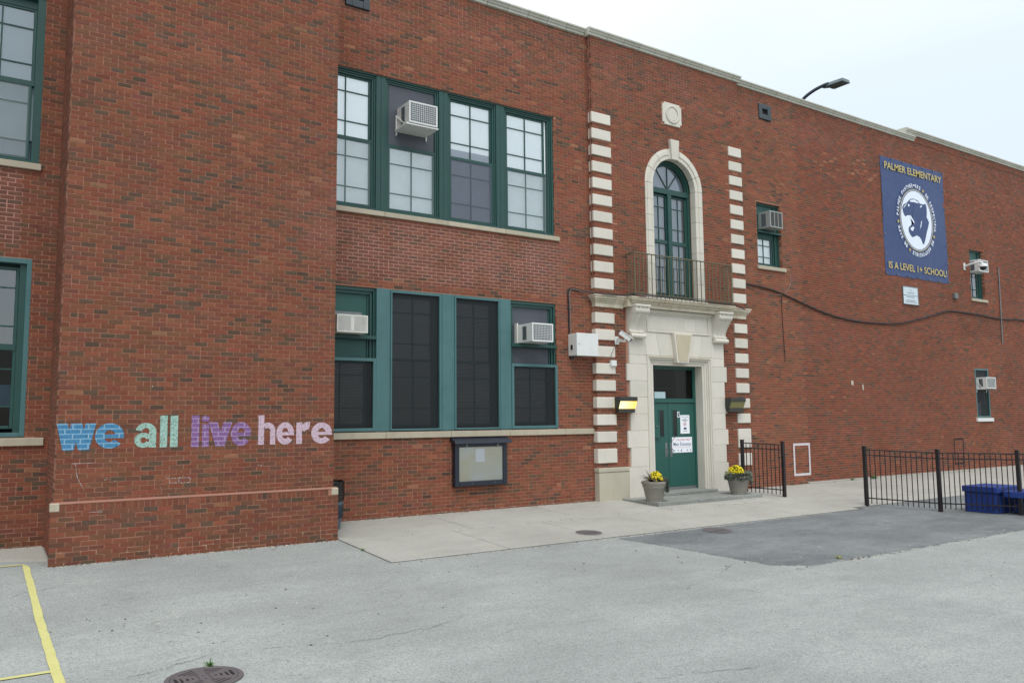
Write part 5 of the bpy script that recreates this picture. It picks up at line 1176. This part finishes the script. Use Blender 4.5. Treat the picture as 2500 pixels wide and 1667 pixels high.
for i in range(1, 6):
    for x in (bx0+.03, bx1-.03): mb.tube([(x, TYY+.01, bz0+.03+(bz1-bz0-.06)*i/6), (x, TYY-.012, bz0+.03+(bz1-bz0-.06)*i/6)], .022, 8)
mb.build('grommet', M_GREY, bn)['kind'] = 'stuff'
# small plaque
pq = thing('wall_plaque', 'small white framed information plaque below the navy banner', 'sign', (15.7, 0, 5.2))
mb = MB(); frame_rect(mb, 15.30, 16.14, 5.20, 5.77, .02, -.035, -.001); mb.build('frame', M_GREY, pq); MB().box(15.32, 16.12, -.025, -.004, 5.22, 5.75).build('panel', plain('plaque_white', (196, 208, 214), .5), pq)
mb = MB()
for z, a, b in ((5.49, 15.34, 16.1), (5.44, 15.5, 15.92), (5.335, 15.47, 15.95), (5.285, 15.42, 16.02)):
    x = a
    while x < b: l_ = random.uniform(.02, .07); mb.box(x, min(x+l_, b), -.028, -.0255, z-.011, z+.011); x += l_+.012
for z in (5.585, 5.56): mb.box(15.56, 15.9, -.028, -.0255, z-.004, z+.004)
mb.ring(15.68, 5.66, .025, .034, -.028, -.0255, 20, 200, 12).ring(15.75, 5.655, .025, .034, -.028, -.0255, -140, 90, 12).build('print', M_GREYP, pq)

# chalk words
XK = TX0; ZK = PZ
M_C1 = chalk_mat('blue_chalk', (66, 124, 162), (134, 170, 190), .7, .85, ZK, XK-BP*.5)
M_C2 = chalk_mat('mint_chalk', (150, 184, 170), (166, 194, 184), .55, .5, ZK, XK-BP*.5)
M_C3 = chalk_mat('purple_chalk', (128, 92, 140), (162, 142, 172), .62, .85, ZK, XK-BP*.5)
M_C4 = chalk_mat('pink_white_chalk', (192, 168, 180), (204, 180, 190), .60, .5, ZK, XK-BP*.5)
def letter_shape(ch, x0, x1, z0, z1, y):
    """rounded bold lower-case letter drawn from strokes inside a box of the wall"""
    mb = MB(); W, H = x1-x0, z1-z0; k = [0]
    def yy(): k[0] += 1; return y-.00025*k[0]
    def P(u, v, q): return (x0+u*W, q, z0+v*H)
    def poly(pts): q = yy(); mb.add([P(u, v, q) for u, v in pts], [tuple(range(len(pts)))])
    def rect(a, b, c, d): poly([(a, c), (b, c), (b, d), (a, d)])
    def arc(cx, cz, ro, so, ri, si, a0, a1, n=22):
        q = yy(); vs = []
        for i in range(n+1):
            a = R_(a0+(a1-a0)*i/n); vs += [P(cx+ri*math.cos(a), cz+si*math.sin(a), q), P(cx+ro*math.cos(a), cz+so*math.sin(a), q)]
        mb.add(vs, [(2*i, 2*i+1, 2*i+3, 2*i+2) for i in range(n)])
    if ch == 'l': rect(0, 1, 0, 1)
    elif ch == 'i': rect(0, 1, 0, .74); rect(0, 1, .82, 1)
    elif ch == 'e': arc(.5, .5, .5, .5, .19, .24, -2+360*0+8, 322); rect(.19, .80, .41, .56); poly([(.80, .41), (1.0, .41), (1.0, .52), (.80, .56)])
    elif ch == 'a': arc(.40, .30, .38, .30, .13, .12, 20, 340); rect(.64, .95, 0, .66); arc(.50, .62, .45, .38, .17, .17, 0, 165)
    elif ch == 'w':
        t = .14
        for a, b in ((.13, .30), (.5, .30), (.5, .70), (.87, .70)): poly([(b-t, 0), (b+t, 0), (a+t, 1), (a-t, 1)] if True else [])
    elif ch == 'v':
        t = .19
        for a, b in ((.19, .5), (.81, .5)): poly([(b-t, 0), (b+t, 0), (a+t, 1), (a-t, 1)])
    elif ch == 'h': rect(0, .34, 0, 1); arc(.56, .46, .44, .29, .14, .10, 0, 135); rect(.70, 1.0, 0, .47)
    elif ch == 'r': rect(0, .42, 0, .98); arc(.86, .44, .72, .56, .30, .22, 78, 150)
    return mb
def word(chars, m, label):
    """chars: (letter, x0, x1, z0, z1)"""
    r = thing('chalk_word', label, 'chalk lettering', ((chars[0][1]+chars[-1][2])/2, TY, chars[0][3]), 'chalk words on the stair tower')
    for ch, x0, x1, z0, z1 in chars: letter_shape(ch, x0, x1, z0, z1, TY-.003).build('letter', m, r)
xb, xt, asc = 1.447, 1.795, 1.895
# x positions measured on the wall: scaled to this plane
def sx(x): return -8.3857+(x+8.3857)*12.5/12.74
word([('w', sx(-7.40), sx(-6.925), xb-.012, xt), ('e', sx(-6.93), sx(-6.56), xb, xt)], M_C1, 'word we chalked in blue with pale brick joints')
word([('a', sx(-6.43), sx(-6.12), xb, xt), ('l', sx(-6.085), sx(-5.985), xb, asc), ('l', sx(-5.945), sx(-5.84), xb, asc)], M_C2, 'word all chalked in mint green')
word([('l', sx(-5.65), sx(-5.54), xb-.01, asc), ('i', sx(-5.50), sx(-5.40), xb-.01, asc-.01), ('v', sx(-5.41), sx(-5.06), xb-.005, xt), ('e', sx(-5.08), sx(-4.775), xb-.008, xt)], M_C3, 'word live chalked in purple')
word([('h', sx(-4.665), sx(-4.40), xb, asc), ('e', sx(-4.385), sx(-4.10), xb-.005, xt-.01), ('r', sx(-4.065), sx(-3.84), xb, xt-.01), ('e', sx(-3.82), sx(-3.47), xb-.005, xt-.02)], M_C4, 'word here chalked in pinkish white')
# chalk doodles
M_CW = chalk_mat('white_chalk', (196, 188, 184), (186, 172, 164), .20, 0)
dd = thing('chalk_doodle', 'two bricks outlined in white chalk below the chalk words', 'chalk drawing', (-5.9, TY, 1.0))
mb = MB(); frame_rect(mb, -5.86, -5.70, .93, 1.01, .009, TY-.0032, TY-.0024); mb.box(-5.98, -5.86, TY-.0032, TY-.0024, .935, .942).box(-6.02, -5.86, TY-.0032, TY-.0024, 1.0, 1.007).box(-5.985, -5.977, TY-.0032, TY-.0024, .94, 1.0); mb.build('chalk_line', M_CW, dd)
dd = thing('chalk_doodle', 'faint curved chalk stroke near the left corner of the tower', 'chalk drawing', (-7.1, TY, 1.0))
MB().tube(smoothp([(-7.18, TY-.002, 1.26), (-7.16, TY-.002, 1.10), (-7.12, TY-.002, 1.0), (-7.05, TY-.002, .88)]), .004, 4).box(-7.22, -6.95, TY-.0032, TY-.0024, 1.255, 1.262).build('chalk_line', M_CW, dd)
dd = thing('chalk_doodle', 'small chalk arrow on the plinth near its left corner', 'chalk drawing', (-7.0, PY, .6))
MB().box(-7.02, -6.84, PY-.0045, PY-.003, .60, .606).tube([(-6.87, PY-.004, .625), (-6.83, PY-.004, .604), (-6.87, PY-.004, .585)], .003, 4).build('chalk_line', M_CW, dd)
mb = MB()
for _ in range(46):
    x, z = random.uniform(TX0+.1, TX1-.1), random.choice([random.uniform(.8, 1.3), random.uniform(.85, 1.3), random.uniform(1.9, 8)]); s_ = random.uniform(.004, .014)
    mb.box(x, x+s_, TY-.0034, TY-.002, z, z+s_*random.uniform(.4, 1.5))
tag(mb.build('chalk_specks', M_CW), None, None, kind='stuff')
# painted rectangles on the side wall
M_WP = chalk_mat('white_wall_paint', (206, 198, 200), (190, 178, 180), .95, .4, -.3, 10.37-BP*.5); M_KP = chalk_mat('black_wall_paint', (44, 32, 34), (60, 44, 44), .9, .3, -.3, 0)
mb = MB(); frame_rect(mb, 9.80, 10.50, .235, 1.09, .062, -.0045, -.003); tag(mb.build('painted_rectangle', M_WP), 'white rectangle outline painted low on the wall right of the short fence', 'painted mark')
mb = MB(); frame_rect(mb, 17.74, 18.33, .235, 1.06, .05, -.0045, -.003); tag(mb.build('painted_rectangle', M_KP), 'dark rectangle outline painted low on the wall behind the long fence', 'painted mark')
M_PLAS = plain('old_plaster', (186, 176, 160), .9, var=.12, sc=20)
tag(MB().prism([(12.48, 2.68), (12.57, 2.66), (12.585, 2.78), (12.52, 2.81), (12.485, 2.79)], -.012, -.001).build('plaster_patch', M_PLAS, bev=.004), 'wider whitish plaster dab on the side wall above the painted rectangle', 'wall patch')
tag(MB().prism([(13.01, 2.53), (13.05, 2.54), (13.065, 2.62), (13.04, 2.71), (13.0, 2.70)], -.012, -.001).build('plaster_patch', M_PLAS, bev=.004), 'narrow upright plaster dab on the side wall, lower and right of the wider one', 'wall patch')

# ================================================================== street furniture
tc_ = thing('trash_can', 'dark ribbed trash can with a black bag tucked behind the tower corner', 'trash can', (-3.30, -.62, G(-.6)))
cx, cy, cz = -3.30, -.62, G(-.62)
MB().lathe([(.215, 0), (.235, .08), (.26, .30), (.275, .47), (.275, .50)], (cx, cy, cz), 36, cap1=False).build('can_body', plain('grey_blue_plastic', (82, 94, 104), .55, 0, .1, 6), tc_, smooth=True)
mb = MB()
for k_ in range(9): z = .20+k_*.026; mb.lathe([(.252+z*.045, z), (.262+z*.045, z+.004), (.262+z*.045, z+.013), (.252+z*.045, z+.017)], (cx, cy, cz), 36, cap0=False, cap1=False)
mb.build('ribs', plain('dark_blue_plastic', (40, 50, 62), .5), tc_)
mb = MB(); prof = []
n = 48
for r, z in ((.283, .48), (.292, .60), (.286, .70), (.295, .80), (.280, .815), (.262, .80), (.255, .62)):
    for k_ in range(n): rr = r+.004*math.sin(k_*3.1)+.003*math.sin(k_*1.7+z*20); prof.append((cx+rr*math.cos(2*math.pi*k_/n), cy+rr*math.sin(2*math.pi*k_/n), cz+z+.004*math.sin(k_*.9)))
mb.add(prof, [(i*n+k_, i*n+(k_+1) % n, (i+1)*n+(k_+1) % n, (i+1)*n+k_) for i in range(6) for k_ in range(n)]); mb.build('bin_bag', plain('black_plastic_bag', (14, 14, 16), .28), tc_, smooth=True)

# planters
def planter(x, y, z, label):
    r = thing('planter_pot', label, 'planter', (x, y, z), 'grey planters flanking the door')
    s = 1.0
    pr_ = [(r_*.77, z_) for r_, z_ in ((.215, 0), (.228, .03), (.228, .055), (.24, .06), (.245, .075), (.305, .28), (.312, .285), (.312, .305), (.325, .31), (.335, .365), (.355, .37), (.358, .41), (.345, .42), (.325, .415), (.315, .38))]
    MB().lathe(pr_, (x, y, z), 48, cap1=False).build('pot', M_POT, r, smooth=True)
    MB().lathe([(.243, .385), (.15, .40), (.01, .405)], (x, y, z), 24, cap0=False).build('soil', plain('soil', (48, 36, 28), .95), r)
    return r
p1 = (3.83, -1.02, .036); p2 = (6.44, -1.04, .036)
planter(*p1, 'grey ribbed planter left of the door with spiky grass'); planter(*p2, 'grey ribbed planter right of the door beside the short fence')
M_FLOW = plain('yellow_petals', (226, 206, 24), .7, var=.15, sc=30); M_LEAF = plain('green_leaves', (52, 74, 34), .6, var=.35, sc=25); M_PURP = plain('purple_brown_leaves', (62, 40, 44), .6, var=.35, sc=20)
M_SILV = plain('silver_grey_leaves', (98, 106, 92), .7, var=.35, sc=25); M_DLEAF = plain('dark_trailing_leaves', (46, 48, 36), .6, var=.4, sc=20)
def leafmb(mb, p, d, l, w_, upv=None, fold=.25, mi=0):
    d = Vector(d).normalized(); u = Vector((0, 0, 1)) if upv is None else Vector(upv); s_ = d.cross(u); s_ = s_.normalized() if s_.length > 1e-3 else Vector((1, 0, 0)); nn = s_.cross(d); p = Vector(p)
    mb.add([p, p+d*l*.45+s_*w_-nn*w_*fold, p+d*l, p+d*l*.45-s_*w_-nn*w_*fold, p+d*l*.5+nn*w_*fold*.4], [(0, 1, 4), (1, 2, 4), (2, 3, 4), (3, 0, 4)], mi)
def mums(x, y, z, rad, h, n, label):
    r = thing('chrysanthemum', label, 'flowering plant', (x, y, z)); mb = MB(); lf = MB()
    for i in range(n):
        a = random.uniform(0, 2*math.pi); t = math.acos(1-random.random()*.98); rr = random.uniform(.9, 1.04)*(1+.12*math.sin(a*3+1)*math.sin(t)); nn = Vector((math.sin(t)*math.cos(a), math.sin(t)*math.sin(a), math.cos(t)))
        c = Vector((x, y, z))+Vector((nn.x*rad*rr, nn.y*rad*rr, nn.z*h*rr)); s_ = random.uniform(.016, .025); t1 = nn.orthogonal().normalized(); t2 = nn.cross(t1); ph = random.random()*6
        pts_ = [c+nn*.010]
        for k_ in range(14): q = s_*(1 if k_ % 2 == 0 else .62); aa = ph+2*math.pi*k_/14; pts_.append(c+t1*q*math.cos(aa)+t2*q*math.sin(aa)+nn*random.uniform(-.006, .004))
        mb.add(pts_, [(0, 1+k_, 1+(k_+1) % 14) for k_ in range(14)])
    for i in range(n*2):
        a = random.uniform(0, 2*math.pi); t = random.uniform(.2, 1.9); nn = Vector((math.sin(t)*math.cos(a), math.sin(t)*math.sin(a), math.cos(t))); q = random.uniform(.4, .93)
        leafmb(lf, Vector((x, y, z))+Vector((nn.x*rad*q, nn.y*rad*q, nn.z*h*q)), nn+Vector((random.uniform(-.6, .6), random.uniform(-.6, .6), random.uniform(-.3, .6))), random.uniform(.03, .055), .012)
    f = mb.build('flowers', M_FLOW, r); f['kind'] = 'stuff'; g_ = lf.build('leaves', M_LEAF, r); g_['kind'] = 'stuff'; return r
mums(p1[0]+.04, p1[1]-.02, p1[2]+.43, .155, .19, 210, 'bright yellow chrysanthemum in the left planter'); mums(p2[0]-.05, p2[1]+.0, p2[2]+.47, .185, .18, 300, 'golden yellow chrysanthemum in the right planter')
# spiky grass
mb = MB()
for i in range(46):
    a = random.uniform(0, 2*math.pi); a = a if random.random() < .4 else math.pi+random.uniform(-.9, .9); ln = random.uniform(.22, .40); k_ = random.uniform(.3, 1.1); p0 = Vector((p1[0]-.14, p1[1]-.08, p1[2]+.39)); pp = []
    for t in np.linspace(0, 1, 7): pp.append(p0+Vector((math.cos(a)*k_*ln*t, math.sin(a)*k_*ln*t, ln*(t*(1.15-.2*k_)-t*t*k_*.85))))
    mb.tube(pp, [.004, .0045, .004, .0035, .003, .002, .0008], 4)
tag(mb.build('spiky_grass', M_PURP), 'purple brown spiky grass arching out of the left planter', 'ornamental grass')
def trailing(cx, cy, cz, r0, n, m, label, a0, a1, drop, cat='trailing plant', wmul=1.0):
    mb = MB()
    for i in range(n):
        a = R_(random.uniform(a0, a1)); rr = r0*random.uniform(.82, 1.16); dz = random.uniform(-drop, .07)
        if dz < 0: rr = r0*random.uniform(1.06, 1.2)
        leafmb(mb, (cx+rr*math.cos(a), cy+rr*math.sin(a), cz+dz), (math.cos(a)+random.uniform(-.7, .7), math.sin(a)+random.uniform(-.7, .7), random.uniform(-.6, .7)), random.uniform(.035, .07), random.uniform(.012, .022)*wmul, fold=.5)
    return tag(mb.build('trailing_plant', m), label, cat)
trailing(p1[0], p1[1], p1[2]+.41, .235, 280, M_DLEAF, 'dark trailing leaves spilling over the right rim of the left planter', -75, 40, .22); trailing(p2[0], p2[1], p2[2]+.43, .235, 800, M_SILV, 'silvery grey trailing leaves ringing the right planter', 0, 360, .10)
trailing(p2[0], p2[1], p2[2]+.44, .245, 260, M_SILV, 'denser silvery leaves drooping on the fence side of the right planter', -60, 40, .24)

# fences
def fence(pts, label, off0=.0, loc=None):
    r = thing('metal_fence', label, 'fence', loc or (*pts[0], G(pts[0][1])), 'black metal fences')
    PH = 1.27
    def post(x, y, i):
        z = G(y)-.05; w2 = .036
        o = MB().box(x-w2, x+w2, y-w2, y+w2, z, G(y)+PH).build('fence_post', M_FENCE, r, bev=.006)
        MB().box(x-w2-.004, x+w2+.004, y-w2-.004, y+w2+.004, G(y)+PH, G(y)+PH+.022).build('post_cap', M_FENCE, r, bev=.004)
    for i, p in enumerate(pts): post(*p, i)
    pm = None
    for (xa, ya), (xb_, yb_) in zip(pts, pts[1:]):
        a = Vector((xa, ya)); b = Vector((xb_, yb_)); L = (b-a).length; d = (b-a)/L
        for hz in (1.20, 1.085, .16):
            za, zb2 = G(ya)+hz, G(yb_)+hz; s_ = Vector((-d.y, d.x, 0))*.013
            A = Vector((xa, ya, za))+Vector((d.x, d.y, 0))*.036; B = Vector((xb_, yb_, zb2))-Vector((d.x, d.y, 0))*.036; h = Vector((0, 0, .024))
            MB().hexa([A-s_, B-s_, B+s_, A+s_, A-s_+h, B-s_+h, B+s_+h, A+s_+h]).build('fence_rail', M_FENCE, r)
        n = round(L/.098)
        for k_ in range(1, n):
            q = a.lerp(b, k_/n); gz = G(ya)+(G(yb_)-G(ya))*k_/n
            if pm is None: o = MB().box(-.0072, .0072, -.0072, .0072, .06, 1.198).build('fence_picket', M_FENCE); pm = o.data
            else: o = bpy.data.objects.new('fence_picket', pm); col.objects.link(o)
            o.parent = r; o.matrix_parent_inverse = Matrix.Translation(-Vector(r.location)); o.location = (q.x, q.y, gz)
    return r
fence([(7.05, -.66), (7.455, -1.515)], 'short single panel black fence beside the right planter')
fence([(7.935, -3.29), (8.585, -4.55), (9.24, -5.82), (9.9, -7.1)], 'long black picket fence panels running to the right edge of the yard')

# blue bench block
bc = thing('concrete_bench', 'blue painted concrete bench block behind the long fence', 'bench', (9.5, -5.1, G(-5)))
gz = G(-5)
MB().box(9.07, 9.93, -5.46, -4.80, gz, .20).build('block_base', M_BLUE, bc, bev=.01, seg=2); MB().box(9.04, 9.97, -5.49, -4.77, .205, .327).build('block_top', M_BLUE, bc, bev=.012, seg=2)
MB().box(9.16, 9.95, -7.3, -5.52, .13, .255).build('seat_slab', M_BLUE, bc, bev=.012, seg=2); MB().box(9.55, 9.88, -5.9, -5.52, gz, .125).build('seat_support', M_BLUE, bc, bev=.01); MB().box(9.25, 9.85, -7.2, -6.9, gz, .125).build('seat_support', M_BLUE, bc, bev=.01)

# manholes
def disc(x, y, r, dz, z2, nm, m, par, n=48): return MB().lathe([(r, 0), (r, z2)], (x, y, G(y)+dz), n).build(nm, m, par, bev=.003)
for x, y, r, l in ((.42, -3.02, .225, 'round iron cover set in the pale pavement'), (2.62, -3.86, .25, 'round iron cover at the edge of the dark asphalt patch')):
    t_ = thing('manhole_cover', l, 'manhole cover', (x, y, G(y)))
    sl = .045
    for rr, h, nm, mm in ((r+.035, .010, 'cover_frame', M_CONC if x < 1 else M_PATCH), (r, .014, 'cover_plate', M_IRON)):
        n = 48; vs_ = [(x+rr*math.cos(2*math.pi*k_/n), y+rr*math.sin(2*math.pi*k_/n), G(y)+sl*rr*math.sin(2*math.pi*k_/n)+(.0135 if x < 1 else .003)+(.001 if nm == 'cover_frame' else .0045)) for k_ in range(n)]
        MB().add(vs_, [tuple(range(n))]).build(nm, mm, t_)
    for k_ in range(5):
        zz_ = G(y)+(.0195 if x < 1 else .009); MB().box(x-r*.5+k_*r*.25-.01, x-r*.5+k_*r*.25+.01, y-.1, y+.1, zz_-.01, zz_).build('raised_rib', M_IRON, t_)
# storm drain grate with real slots, near camera
dg = thing('drain_grate', 'round rusty cast iron drain grate in the near asphalt with a weed at its edge', 'drain grate', (-6.76, -7.12, G(-7)))
import bmesh
def grate():
    x, y, z = -6.76, -7.12, G(-7)+.002
    MB().lathe([(.295, -.1), (.295, .006), (.255, .010), (.255, -.1)], (x, y, z), 64, cap0=False, cap1=False).build('grate_frame', M_IRON, dg, bev=.003)
    disc(x, y, .254, -.12, .01, 'drain_well', M_DARK, dg)
    # plate = ring cells on a polar grid: solid except the slots (hexagonal chevron layout)
    N = 150; c = np.linspace(-.25, .25, N+1); mb = MB(); slots = []
    for k_ in range(6):
        a = k_*math.pi/3
        for d, hl, hw in ((.210, .076, .012), (.170, .058, .011), (.127, .038, .010), (.088, .020, .009)): slots.append((a, d, hl, hw))
    for a, d, hl, hw in [(k_*math.pi/3+math.pi/6, .05, .012, .009) for k_ in range(6)]: slots.append((a, d, hl, hw))
    H = np.zeros((N, N), bool); cc_ = (c[:-1]+c[1:])/2; XX, YY = np.meshgrid(cc_, cc_, indexing='ij')
    for a, d, hl, hw in slots:
        u = XX*math.cos(a)+YY*math.sin(a)-d; v = -XX*math.sin(a)+YY*math.cos(a); H |= (np.abs(u) < hw) & (np.abs(v) < hl-np.maximum(0, np.abs(u)-hw*.4))
    S = (~H) & (XX**2+YY**2 < .251**2); idx = {}; vs_, fs_ = [], []
    def vid(i, j, b):
        if (i, j, b) not in idx: idx[(i, j, b)] = len(vs_); vs_.append((x+c[i], y+c[j], z+(.008 if b else -.03)))
        return idx[(i, j, b)]
    for i, j in zip(*np.where(S)):
        i, j = int(i), int(j); fs_.append((vid(i, j, 1), vid(i+1, j, 1), vid(i+1, j+1, 1), vid(i, j+1, 1)))
        for di, dj, p, q in ((-1, 0, (i, j+1), (i, j)), (1, 0, (i+1, j), (i+1, j+1)), (0, -1, (i, j), (i+1, j)), (0, 1, (i+1, j+1), (i, j+1))):
            ii, jj = i+di, j+dj
            if not (0 <= ii < N and 0 <= jj < N) or not S[ii, jj]: fs_.append((vid(*p, 1), vid(*p, 0), vid(*q, 0), vid(*q, 1)))
    mb.add(vs_, fs_); mb.build('grate_plate', M_IRON, dg)
grate()
# weeds
M_WEED = plain('weed_green', (74, 116, 42), .6, var=.35, sc=40); M_WEED2 = plain('yellowed_weed', (134, 136, 62), .6, var=.3, sc=40)
def weed(x, y, r, n, h, label, m=M_WEED, stems=True, zo=0):
    mb = MB(); z = G(y)+.004+zo
    for i in range(n):
        a = random.uniform(0, 6.28); rr = random.uniform(0, r*.35); leafmb(mb, (x+rr*math.cos(a), y+rr*math.sin(a), z+random.uniform(0, h*.3)), (math.cos(a), math.sin(a), random.uniform(.1, 1.2)), random.uniform(.5, 1)*r, r*.16)
    if stems:
        for i in range(3): mb.tube([(x, y, z), (x+random.uniform(-.02, .02), y, z+h)], [.003, .0015], 4)
    return tag(mb.build('weed', m), label, 'weed')
weed(-6.66, -6.84, .05, 30, .07, 'green weed sprouting beside the drain grate'); weed(-3.47, -2.55, .05, 14, .04, 'small weed in the joint at the pavement left edge', stems=False)
weed(1.95, -6.74, .06, 22, .02, 'flat yellowish weed near the lower corner of the dark patch', M_WEED2, False); weed(13.2, -.10, .13, 30, .06, 'weed tuft at the foot of the side wall behind the fence', stems=False, zo=.02); weed(12.2, -.10, .09, 18, .05, 'smaller weed left of the tuft at the foot of the side wall', stems=False, zo=.02)

# roof street lamp
sl_ = thing('street_lamp', 'grey street lamp on a curved arm rising above the roof edge', 'street lamp', (14.25, 3.6, 10.3))
MB().tube(smoothp([(14.2, 3.6, 10.3), (14.22, 3.5, 11.0), (14.28, 3.1, 11.8), (14.39, 2.6, 12.34), (14.5, 2.25, 12.56), (14.6, 1.9, 12.66), (14.66, 1.75, 12.68)], 5), .055, 10).build('curved_arm', plain('dark_grey_pole', (56, 60, 70), .5), sl_, smooth=True)
hy0, hy1 = 1.85, 1.2; M_HEAD = plain('lamp_head_grey', (104, 116, 118), .5, .2, .08, 6)
MB().hexa([(14.60, hy1, 12.57), (15.02, hy1, 12.57), (15.02, hy0, 12.60), (14.60, hy0, 12.60), (14.63, hy1+.02, 12.69), (14.99, hy1+.02, 12.69), (14.95, hy0+.03, 12.74), (14.67, hy0+.03, 12.74)]).build('lamp_head', M_HEAD, sl_, bev=.015, seg=2)
MB().box(14.66, 14.96, hy1+.06, hy0-.1, 12.555, 12.57).build('lens_panel', plain('lamp_lens', (96, 94, 82), .4), sl_); MB().hexa([(14.64, hy0-.02, 12.59), (14.8, hy0-.02, 12.59), (14.76, 2.0, 12.62), (14.6, 2.0, 12.62), (14.64, hy0-.02, 12.73), (14.8, hy0-.02, 12.73), (14.76, 2.0, 12.70), (14.6, 2.0, 12.70)]).build('neck', M_HEAD, sl_)
tag(MB().tube([(11.62, .38, 10.72), (11.72, .38, 10.93), (11.86, .38, 10.74)], .018, 6).tube([(11.68, .38, 10.85), (11.78, .38, 10.80)], .012, 5).build('cable_hook', M_BLACK), 'small dark metal hook standing on the coping near the street lamp', 'hook')

tag(bld, bld['label'], 'building')
